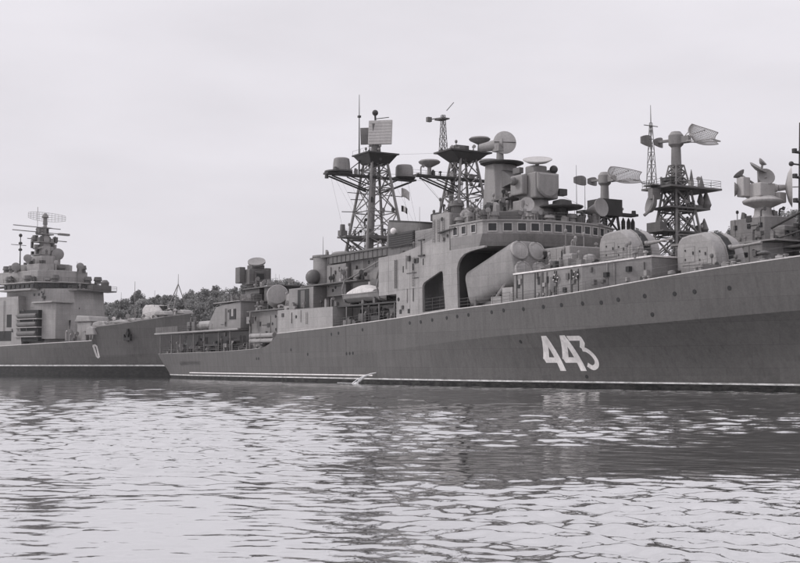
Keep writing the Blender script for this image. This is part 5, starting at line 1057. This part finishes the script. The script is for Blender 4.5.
# superstructure
s1 = MB(); s1.prism_z([(-90, -8.8), (-50.2, -8.8), (-50.2, 8.8), (-90, 8.8)], 7, 18.9, [(-90, -8.8), (-52.0, -8.8), (-52.0, 8.8), (-90, 8.8)]); s1.build('side_house', 'grey_pale', left)
s2 = MB(); s2.prism_z([(-60, -6.8), (-43.2, -6.8), (-37.2, -2.2), (-36.4, 2.6), (-38.4, 7), (-60, 8)], 7.4, 20.6, [(-60, -6.8), (-44.5, -6.8), (-39.0, -2.2), (-38.0, 2.6), (-39.8, 7), (-60, 8)]); mainh = s2.build('superstructure', 'grey_pale', left)
mb = MB(); mb.prism_z([(-59, -8.2), (-46.2, -8.2), (-42.6, -3.5), (-42.0, 2), (-43.4, 7.5), (-59, 8.2)], 20.62, 22.0); mb.build('bridge_band', 'grey_dark', mainh)
for k in range(16):
    f = k / 15
    pts_ = [(-58.5, -8.25), (-46.2, -8.25), (-42.6, -3.5), (-42.0, 2), (-43.4, 7.5)]
    tot = [0]
    for a, c in zip(pts_, pts_[1:]): tot.append(tot[-1] + math.hypot(c[0] - a[0], c[1] - a[1]))
    d = f * tot[-1] * .98 + .2
    for i in range(4):
        if d <= tot[i + 1] or i == 3: u = (d - tot[i]) / (tot[i + 1] - tot[i]); p = Vector(pts_[i]).lerp(Vector(pts_[i + 1]), min(1, u)); dv = (Vector(pts_[i + 1]) - Vector(pts_[i])).normalized(); break
    nn = Vector((dv.y, -dv.x)); c = Vector((p.x, p.y, 21.3))
    mb = MB(); a0 = c - Vector((dv.x, dv.y, 0)) * .4; a1 = c + Vector((dv.x, dv.y, 0)) * .4; N3 = Vector((nn.x, nn.y, 0)) * .1; up = Vector((0, 0, .38))
    mb.hexa([a0 - up - N3, a1 - up - N3, a1 - up + N3, a0 - up + N3, a0 + up - N3, a1 + up - N3, a1 + up + N3, a0 + up + N3]); mb.build('window', 'glass', mainh)
mb = MB(); mb.prism_z([(-60, -8.6), (-46, -8.6), (-41.8, -3.6), (-41.2, 2), (-42.8, 8), (-60, 8.6)], 22.0, 22.3); mb.prism_z([(-66, -6.5), (-47.5, -6.5), (-44.5, -3), (-44.2, 2), (-45.2, 6.2), (-66, 6.5)], 22.3, 25.2); mb.build('upper_bridge', 'grey_pale', left, bevel=.1)
mb = MB(); mb.box(-40, -36.5, -3, 8.5, 20.0, 20.3); mb.box(-39.4, -37.2, 2, 7.4, 20.3, 21.6); mb.lathe([(.9, 0), (1.0, 1.2), (.5, 1.8)], (-38.4, 6.4, 21.2)); mb.build('wing_platform', 'grey_mid', left)
rail([(-40, -3, 20.3), (-36.5, -3, 20.3), (-36.5, 8.5, 20.3)], left, r=.05); rail([(-59, -8.4, 22.3), (-46, -8.4, 22.3), (-41.9, -3.6, 22.3), (-41.3, 2, 22.3)], left, r=.04)
mb = MB(); mb.box(-60, -46, -9.4, -7, 20.2, 20.6); mb.build('wing_ledge', 'grey_pale', left)
for y in (-1.2, .4, 2.0): MB().box(-38.35, -38.1, y, y + .7, 15.3, 16.0).build('window', 'glass', mainh)
for x in (-48.5, -46.6, -44.9): MB().box(x, x + .6, -6.9, -6.82, 18.9, 19.5).build('window', 'glass', mainh)
# missile box beside the bridge, racks
mb = MB(); mb.prism_z([(-46.4, -8.2), (-39.2, -6.9), (-39.2, -1.5), (-46.4, -1.5)], 8.5, 17.0); mb.box(-46.8, -38.6, -8.5, -1.5, 17.02, 17.4); bx_ = mb.build('missile_box', 'grey_pale', left, bevel=.1)
mb = MB(); mb.box(-39.15, -38.9, -3.2, -1.9, 8.6, 13.0); mb.build('door', 'opening', bx_)
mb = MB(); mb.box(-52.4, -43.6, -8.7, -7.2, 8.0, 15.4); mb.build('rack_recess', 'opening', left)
for z in (9.0, 11.2, 13.2):
    mb = MB(); mb.box(-52.6, -43.4, -9.3, -7.0, z, z + .25); mb.build('rack_shelf', 'grey_pale', left)
    mb = MB(); mb.lathe([(.5, 0), (.62, .6), (.62, 7.2), (.5, 7.8)], (-52.0, -8.75, z + .9), (1, 0, 0), n=12); mb.build('raft_canister', 'grey_mid', left, smooth=True)
mb = MB(); mb.box(-56.6, -54.6, -8.86, -8.81, 11.5, 14.6); mb.box(-70, -54.6, -8.86, -8.81, 8.2, 10.6); mb.build('side_opening', 'opening', left)
# mast cone with platforms and aerials
tr_ = MB(); tr_.prism_z([(-61, -4.8), (-49.6, -4.8), (-47.6, -2), (-47.6, 2.4), (-49.6, 4.8), (-61, 4.8)], 25.2, 27.0); tr_.prism_z([(-57.4, -2.7), (-51.6, -2.7), (-50.8, 0), (-51.6, 2.7), (-57.4, 2.7)], 27.0, 29.2); tr_.prism_z([(-56.2, -1.7), (-52.8, -1.7), (-52.2, 0), (-52.8, 1.7), (-56.2, 1.7)], 29.2, 31.6); tr_.prism_z([(-55.4, -1.0), (-53.4, -1.0), (-53.4, 1.0), (-55.4, 1.0)], 31.6, 34.4, [(-55.2, -.8), (-53.6, -.8), (-53.6, .8), (-55.2, .8)]); tr_.build('tower', 'grey_pale', left)
cn = MB(); cn.lathe([(2.2, 0), (1.9, 2.6), (1.5, 4.4), (1.0, 6.6), (.8, 8.0), (.65, 10.6), (.45, 12.0), (.25, 13.4)], (-54.4, 0, 25.0), n=12); cone = cn.build('mast_cone', 'grey_pale', left, smooth=True)
mb = MB()
for z, w, d in [(26.8, 3.4, 4.2), (29.4, 2.2, 2.8), (31.0, 1.7, 2.3), (32.6, 1.5, 2.6), (34.6, 1.2, 1.8), (36.2, 1.0, 1.3)]: mb.box(-54.4 - w, -54.4 + w, -d, d, z, z + .25)
for z, a, c in [(36.4, -9, 4.5), (35.2, -9.2, 6.6), (33.4, -5, 6.4)]: mb.tube((-54.4, a, z), (-54.4, c, z), .12, n=6)
mb.box(-54.9, -53.9, 4.0, 7.0, 34.9, 35.4); mb.build('mast_platform', 'grey', cone)
mb = MB()
for i in range(13):
    u = -1 + i / 6
    mb.path([(-54.4 + .8 * u * u, 5.4 * u, 38.3 + 1.1 * v * math.sqrt(max(.06, 1 - .7 * u * u)) + .8) for v in (-1, -.5, 0, .5, 1)], .035, 4)
for v in (-1, -.5, 0, .5, 1): mb.path([(-54.4 + .8 * (i / 6 - 1) ** 2, 5.4 * (i / 6 - 1), 39.1 + 1.1 * v * math.sqrt(max(.06, 1 - .7 * (i / 6 - 1) ** 2))) for i in range(13)], .04, 4)
mb.lathe([(.6, -1.2), (.5, .4), (.9, .6), (.4, 1.6)], (-54.4, 0, 38.4), n=10); mb.tube((-54.4, -2.2, 36), (-54.4, -2.2, 41.4), .06); so = mb.build('search_radar', 'grey', cone); 
for c, r in [((-51.0, 1.5, 29.7), 1.5), ((-53.5, -5.4, 28.4), 1.0), ((-56, -7.0, 26.3), 1.1), ((-54.6, -4.2, 26.0), 1.0), ((-43.8, 3.0, 26.4), .95), ((-48.5, 1.8, 26.2), .9)]:
    mb = MB(); mb.lathe([(r * .5, -r * .5), (r * .95, -r * .2), (r, .1), (r * .8, .25), (.1, .35)], c, (.8, -.5, .1), n=18); mb.tube((c[0], c[1], c[2] - r * 1.3), c, .4); mb.build('radar_dish', 'grey', left, smooth=True)
sp = MB(); sp.tube((-56.4, -5.6, 25), (-56.4, -5.6, 34), .18, .1, n=6); sp.sphere((-56.4, -5.6, 34.2), .45, n=10)
for z in (30.4, 32): sp.lathe([(.4, 0), (.5, .3), (.3, .6)], (-56.4, -5.6, z), n=8)
sp.tube((-56.4, -8.2, 31.8), (-56.4, -4, 31.8), .07); sp.build('signal_pole', 'grey_dark', left)
for x, y, z in [(-62, -5.6, 25.2), (-59, -6.0, 25.2), (-47.2, 0, 25.2), (-45.4, 4.8, 25.2), (-43.4, -4.4, 22.3), (-42.6, 4.4, 22.3), (-41.8, 6.8, 22.3), (-50, -7.6, 22.3), (-58, -7.4, 22.3)]:
    mb = MB(); mb.lathe([(.9, 0), (.8, .6), (1.1, .7), (.9, 1.6)], (x, y, z), n=10); mb.build('deck_instrument', 'grey_mid', left, smooth=True)
rr5 = random.Random(11)
for k in range(80):
    z = rr5.choice([27.05, 29.65, 31.25, 32.85, 34.85]); lim = {27.05: (3.4, 4.8), 29.65: (2.4, 3.2), 31.25: (1.9, 2.7), 32.85: (1.6, 3.0), 34.85: (1.3, 2.1)}[z]; x = -54.4 + rr5.uniform(-1, 1) * lim[0]; y = rr5.uniform(-1, 1) * lim[1]; h = rr5.uniform(.6, 1.7); w = rr5.uniform(.25, .55)
    mb = MB()
    if k % 3: mb.box(x - w, x + w, y - w, y + w, z, z + h)
    else: mb.lathe([(w, 0), (w * .7, h * .5), (w * 1.1, h * .6), (w * .5, h)], (x, y, z), n=8)
    mb.build('mast_fitting', rr5.choice(['grey', 'grey_mid', 'grey_dark', 'antenna']), cone)
for x, y, z, h in [(-64, -6, 22, 4.4)]: MB().box(x - 2, x + 8, y - 2, y + 1, z - .6, z - .3).build('ledge', 'grey_mid', left)

# ================================================================== HAZE
m = bpy.data.materials.new('haze'); m.use_nodes = True; t = m.node_tree; t.nodes.clear(); oo = t.nodes.new('ShaderNodeOutputMaterial'); pv = t.nodes.new('ShaderNodeVolumePrincipled')
pv.inputs['Color'].default_value = (.95, .94, .96, 1); pv.inputs['Density'].default_value = .00007; pv.inputs['Anisotropy'].default_value = .1; t.links.new(pv.outputs[0], oo.inputs['Volume']); MATS['haze'] = m
hz = MB().box(-6200, 6200, -700, 9200, -3.2, 60).build('haze', 'haze'); tag(hz, 'thin pale harbour haze over the water and the far bank', kind='stuff')

# ================================================================== FITTINGS: the small stuff a working ship is covered with
fr = random.Random(21)
def fitting(parent, x, y, z, sc=1.0, mats=('grey', 'grey_mid', 'grey_dark', 'antenna', 'grey_pale')):
    k = fr.randrange(8); mb = MB(); h = fr.uniform(.4, 1.3) * sc; w = fr.uniform(.2, .5) * sc
    if k == 0: mb.box(x - w, x + w, y - w * .7, y + w * .7, z, z + h); mb.box(x - w * .5, x + w * .5, y - w * .8, y + w * .2, z + h, z + h + .15); nm = 'deck_locker'
    elif k == 1: mb.lathe([(w * .5, 0), (w * .5, h * .7), (w, h * .75), (w * .9, h), (.02, h + .08)], (x, y, z), n=12); nm = 'mushroom_vent'
    elif k == 2: mb.path([(x, y, z), (x, y, z + h), (x + .15, y, z + h + .2), (x + .45 * sc, y, z + h + .2)], .12 * sc, 8); mb.lathe([(.14 * sc, 0), (.3 * sc, .25)], (x + .45 * sc, y, z + h + .2), (1, 0, 0), n=10); nm = 'cowl_vent'
    elif k == 3: mb.tube((x, y, z), (x, y, z + h * 1.6), .05, n=6); mb.lathe([(.12, 0), (.18, .12), (.18, .3), (.08, .42)], (x, y, z + h * 1.6), n=8); nm = 'lamp_post'
    elif k == 4: mb.lathe([(w * .6, -w), (w * .6, w)], (x, y, z + w * .9), (fr.uniform(-1, 1), fr.uniform(-1, 1), 0), n=12); mb.box(x - w * .5, x + w * .5, y - w * .5, y + w * .5, z, z + w * .5); nm = 'cable_reel'
    elif k == 5: mb.tube((x, y, z), (x, y, z + h * 2.4), .035, .02, 5); mb.lathe([(.12, 0), (.1, .3)], (x, y, z), n=8); nm = 'rod_aerial'
    elif k == 6: mb.tube((x, y, z), (x, y, z + h), .09, n=8); mb.lathe([(.1, -.2), (.3 * sc, .1), (.34 * sc, .25), (.25 * sc, .27)], (x, y, z + h + .2), (fr.uniform(.3, 1), fr.uniform(-1, .2), .1), n=14); nm = 'projector'
    else: mb.prism_y([(x - w, z), (x + w, z), (x + w * .8, z + h * .7), (x - w * .4, z + h)], y - w * .6, y + w * .6); nm = 'hatch_coaming'
    return mb.build(nm, fr.choice(mats), parent, smooth=k in (1, 2, 4, 6))
def scatter(parent, x0, x1, y0, y1, z, n, sc=1.0, **k):
    for _ in range(n): fitting(parent, fr.uniform(x0, x1), fr.uniform(y0, y1), z(0) if callable(z) else z, sc, **k)
def wall_fit(parent, x0, x1, z0, z1, y, n, sg=-1, doors=True):
    """gear on a wall that faces starboard (sg -1)"""
    for i in range(n):
        x = fr.uniform(x0, x1); z = fr.uniform(z0, z1); k = fr.randrange(6); mb = MB(); d = sg
        if k == 0: mb.box(x, x + fr.uniform(.25, .6), y, y + d * .22, z, z + fr.uniform(.3, .7)); nm, mt = 'junction_box', fr.choice(['grey_dark', 'grey', 'grey_mid'])
        elif k == 1: a = fr.uniform(1.2, 3.2); mb.tube((x, y + d * .08, z), (x, y + d * .08, min(z1 + .4, z + a)), .05, n=6); nm, mt = 'pipe', fr.choice(['grey_dark', 'grey_pale'])
        elif k == 2: a = fr.uniform(1.5, 4.0); mb.tube((x, y + d * .07, z), (min(x1, x + a), y + d * .07, z), .04, n=6); nm, mt = 'cable_run', 'grey_dark'
        elif k == 3: mb.lathe([(.24, 0), (.24, .06), (.17, .08)], (x, y, z), (0, d, 0), n=12); nm, mt = 'scuttle', 'opening'
        elif k == 4:
            for q in (0, .4): mb.tube((x + q, y + d * .12, z0), (x + q, y + d * .12, z1), .03, n=5)
            for q in range(int((z1 - z0) / .3)): mb.tube((x, y + d * .12, z0 + .3 * q + .15), (x + .4, y + d * .12, z0 + .3 * q + .15), .02, n=4)
            nm, mt = 'ladder', 'grey_mid'
        else: mb.box(x, x + fr.uniform(.4, .9), y, y + d * .1, z, z + fr.uniform(.4, .8)); nm, mt = 'vent_grille', 'grey_dark'
        mb.build(nm, mt, parent)
# 443: decks from aft to forward
scatter(ship, 2, 9, -8, -5.8, 4.5, 8); scatter(ship, 10, 50, -7.9, -5.9, 4.6, 40, 1.1); scatter(ship, 13, 28, -8.2, -5.2, 8.3, 16, 1.1); scatter(ship, 30, 39.5, -7.4, -4.6, 12.9, 10); scatter(ship, 31, 43, -3.2, 2, 15.4, 12, 1.2)
scatter(ship, 41, 57, -7.1, -3.2, 11.13, 22, 1.1); scatter(ship, 58, 75, -9.2, -8.4, 10.5, 7, .8); scatter(ship, 66, 80, -8.1, -6.4, 13.96, 14, 1.0); scatter(ship, 63, 86, -6.3, 5, 18.2, 26, .9)
for s in [76.2 + 1.0 * i for i in range(16)]: fitting(ship, s, fr.uniform(-8.8, -6.9), zd(s) + .02, fr.uniform(.9, 1.5), mats=('grey_dark', 'grey_mid', 'grey', 'black'))
scatter(ship, 76, 92, -8.7, -6.6, 10.52, 10, .8); scatter(ship, 88.4, 101, -9.0, -7.6, 16.05, 10, .9); scatter(ship, 94, 100.8, -7.2, -3.2, 19.3, 12, 1.0); scatter(ship, 101.4, 104.9, -9, -3, 20.42, 14, 1.0)
scatter(ship, 105.6, 111, -9.1, -6.8, 18.79, 16, .9); scatter(ship, 111.2, 114.2, -5.5, 5, 18.79, 24, .9); scatter(ship, 101.8, 110, -6.2, -2, 20.12, 18, 1.1); scatter(ship, 104, 107.2, -2.6, 2.4, 22.42, 8, .8)
scatter(ship, 107, 116.5, -9.0, -5, 9.05, 22, 1.1); scatter(ship, 117.4, 121.2, -4.5, 4, 15.3, 8, .8); scatter(ship, 119.6, 127.5, -8.2, -4.8, 12.35, 24, 1.0); scatter(ship, 122, 123.2, -4, 4, 12.9, 5); scatter(ship, 129.4, 133.9, -6, -2.6, 13.0, 8, .8)
for s in [135.4, 136.6, 140.8, 141.4, 142.8, 143.6, 144.4, 145.1, 146.4, 148.2, 150.3]: fitting(ship, s, fr.uniform(-4.4, -1.5), zd(s - 2), 1.0, mats=('grey_pale', 'grey', 'grey_mid'))
# 443: walls
wall_fit(ship, 58, 74, 8.2, 9.9, -9.5, 5); wall_fit(ship, 41, 56, 6.6, 10, -6.4, 16); wall_fit(ship, 67.6, 73, 12.6, 16, -6.4, 8); wall_fit(ship, 74, 87, 14.2, 16.6, -5.75, 14); wall_fit(ship, 76, 92, 8.4, 10, -6.3, 16); wall_fit(side, 89, 98, 12, 15.6, -9.5, 9); wall_fit(side, 101.4, 104.6, 17, 19.8, -9.5, 6); wall_fit(side, 93, 98.4, 9.0, 11.4, -9.5, 4); wall_fit(ship, 98.9, 104, 8.9, 12.4, -6.3, 7); wall_fit(ship, 106.8, 113.8, 9.5, 14.6, -4.5, 14)
wall_fit(ship, 11, 48, 4.9, 7.4, -5.4, 30); wall_fit(ship, 29.5, 35, 8.8, 11.8, -8.0, 6); wall_fit(ship, 114.8, 121, 12.6, 15, -4.6, 12); wall_fit(ship, 98.6, 102.6, 20.2, 22.5, -3.0, 5)
def slant_fit(n, x0, x1, z0, z1, fyy):
    for i in range(n):
        x = fr.uniform(x0, x1); z = fr.uniform(z0, z1); y = fyy(x); mb = MB(); w, h = fr.uniform(.15, .5), fr.uniform(.2, .7)
        if i % 3: mb.box(x, x + w, y - .14, y + .2, z, z + h); nm = 'junction_box'
        else: mb.tube((x, y - .08, z0), (x, y - .08, z1 + .4), .045, n=6); nm = 'pipe'
        mb.build(nm, fr.choice(['grey_dark', 'grey_mid', 'grey_pale']), fh)
slant_fit(16, 117.6, 127.5, 9.6, 11.8, fy); slant_fit(9, 128.6, 134, 10.4, 12.2, lambda x: -8.4 + (x - 128.2) / 6.2 * 3.8)
# masts: rungs, lamps, short aerials, cables
def mast_dress(parent, c, z0, z1, b0, b1, n, sc=1.0):
    for i in range(n):
        f = fr.uniform(.05, .97); z = z0 + (z1 - z0) * f; b_ = (b0 + (b1 - b0) * f) / 2; sd = fr.randrange(4); x, y = [(c[0] - b_, c[1] + fr.uniform(-b_, b_)), (c[0] + b_, c[1] + fr.uniform(-b_, b_)), (c[0] + fr.uniform(-b_, b_), c[1] - b_), (c[0] + fr.uniform(-b_, b_), c[1] + b_)][sd]
        fitting(parent, x, y, z, sc * fr.uniform(.5, .9), mats=('grey_dark', 'grey_mid', 'grey'))
    mb = MB(); a0 = Vector((c[0] + b0 / 2, c[1] - b0 / 2, z0)); a1 = Vector((c[0] + b1 / 2, c[1] - b1 / 2, z1)); off = Vector((-.55, .0, 0))
    for q in (Vector((-.2, -.1, 0)), Vector((-.6, -.1, 0))): mb.tube(a0 + q, a1 + q, .025, n=4)
    k = int((a1 - a0).length / .4)
    for i in range(k): p = a0.lerp(a1, i / k); mb.tube(p + Vector((-.2, -.1, 0)), p + Vector((-.6, -.1, 0)), .018, n=4)
    mb.build('ladder', 'grey_dark', parent)
mast_dress(mast, MC, 18, 32, 6.6, 2.5, 22); mast_dress(fmast, FC, 19, 29, 5.4, 2.3, 26); mast_dress(ml2, MC2, 14, 25.6, 6.4, 2.6, 30); mast_dress(ml3, MC3, 14, 24, 4.4, 2.4, 12)
scatter(mast, 69.7, 70.9, -7.8, -2, 29.86, 7, .8); scatter(mast, 68.2, 72.4, -2.2, 2.2, 33.1, 6, .6); scatter(mast, 69.2, 71.4, -5, 3.5, 20.86, 10, .8); scatter(fmast, 93.1, 94.1, -7.2, 7, 26.56, 12, .8); scatter(fmast, 91.7, 95.3, -2.8, 2.8, 30.0, 9, .7); scatter(fmast, 91, 96, -2.6, 2.6, 21.1, 9, .8)
scatter(ml2, 82, 87, -3.6, 5, 25.86, 14, .9); scatter(ml2, 82.6, 86.2, -3, 4, 23.25, 8, .8); scatter(ml2, 82.6, 86.2, -4, 5, 20.05, 10, .8); scatter(ml3, 68, 71, -1.8, 4, 24.3, 6, .7)
for z, e in ((27.2, 4.6), (22.2, 3.6)):
    mb = MB(); mb.tube((70.3, -e, z), (70.3, e, z), .06, n=5); mb.tube((70.3 - .8 * e, 0, z + .4), (70.3 + .8 * e, 0, z + .4), .05, n=5); mb.build('spreader', 'grey_mid', mast)
# the ship behind
scatter(far, 94.4, 105, -5.4, 5, 17.0, 18, 1.1); scatter(far, 88.2, 95.8, -4.4, 4, 17.86, 14, 1.1); scatter(far, 97, 102, -2.6, 2, 20.2, 9, .9); wall_fit(far, 95.4, 103.8, 13.4, 16.2, -5.2, 14); wall_fit(far, 97, 102, 17.2, 19.8, -2.8, 8); scatter(far, 74, 92, -5, 4, 9.4, 20, 1.4); scatter(far, 62, 74, -3, 3, 15.6, 8)
mb = MB(); mb.box(76, 91, -4, 4, 12.6, 12.9); mb.box(78, 90, -3, 3, 9.4, 12.6); mb.box(86, 92.6, -2.6, 2.6, 12.9, 16.4); mb.build('midship_house', 'grey_mid', far); scatter(far, 76, 91, -3.8, 3, 12.9, 18, 1.6)
for x0, x1, z in ((88, 96, 15.2), (86, 94, 14.0)):
    mb = MB(); mb.box(x0, x1, -5.4, -4.4, z, z + .2); mb.build('catwalk', 'grey_pale', far)
# the ship at the left
scatter(left, -65, -46, -6.2, 5, 25.2, 26, 1.5); scatter(left, -59, -43, -8.4, 7, 22.3, 30, 1.4); scatter(left, -24, -2, -3.4, 3, lambda _: 12.2, 20, 1.3); wall_fit(left, -59, -45, 9, 18, -8.85, 10); wall_fit(left, -46, -44, 17.6, 20, -6.8, 6)
for x in range(-23, -2, 2): fitting(left, x, -H3.pt(x - X0 - 3, 2)[1] * .75, H3.zd(x - X0 - 3), 1.3, mats=('grey_pale', 'grey', 'canvas'))
scatter(left, -44, -37.5, -2, 8, 20.3, 10, 1.2); scatter(left, -36, -26, -7.5, -3, 8.0, 20, 1.6, mats=('grey_pale', 'grey', 'grey_mid'))
rail([(X0 + 118, -7.2, 11.2), (X0 + 126, -5.2, 12.1), (X0 + 133, -2.6, 13.2)], left, r=.03)
for x in (-9, -21, -38): MB().tube((x, -2, 12.5 if x > -30 else 20.5), (x, -2, 19 if x > -30 else 27), .06, .03, 5).build('rod_aerial', 'grey_dark', left)
# guard rail of the forecastle and stays
rail([(x, -hb + .25, z + .1) for x, hb, z in [HUL.edge(t_) for t_ in (131, 135, 139, 143, 147, 151, 155)]], ship, r=.016, h=.95, wires=2)
mb = MB()
for a, c in [((70.3, 0, 33), (93.6, 0, 30)), ((93.6, -6.4, 26.5), (103, -8, 20.5)), ((93.6, -3, 26.5), (101.5, -6, 20.5)), ((101, 0, 27.4), (126, 0, 16.9)), ((70.3, -3, 29.8), (78, -6, 18.3)), ((70.3, -7, 29.7), (84, -7.4, 16.6))] + [((93.6, y_, 26.4), (104.5 + fr.uniform(-2, 6), y_ * 1.1, 19.4)) for y_ in (-6.8, -5.6, -4.4, -3.2, 4.0, 6.0)] + [((70.3, y_, 29.6), (76 + fr.uniform(-3, 6), y_ * .8, 18.3)) for y_ in (-7.4, -6.0, -4.4, -2.8, 3.0, 5.5)]: mb.tube(a, c, .012, n=4)
mb.build('rigging', 'grey_dark', ship)
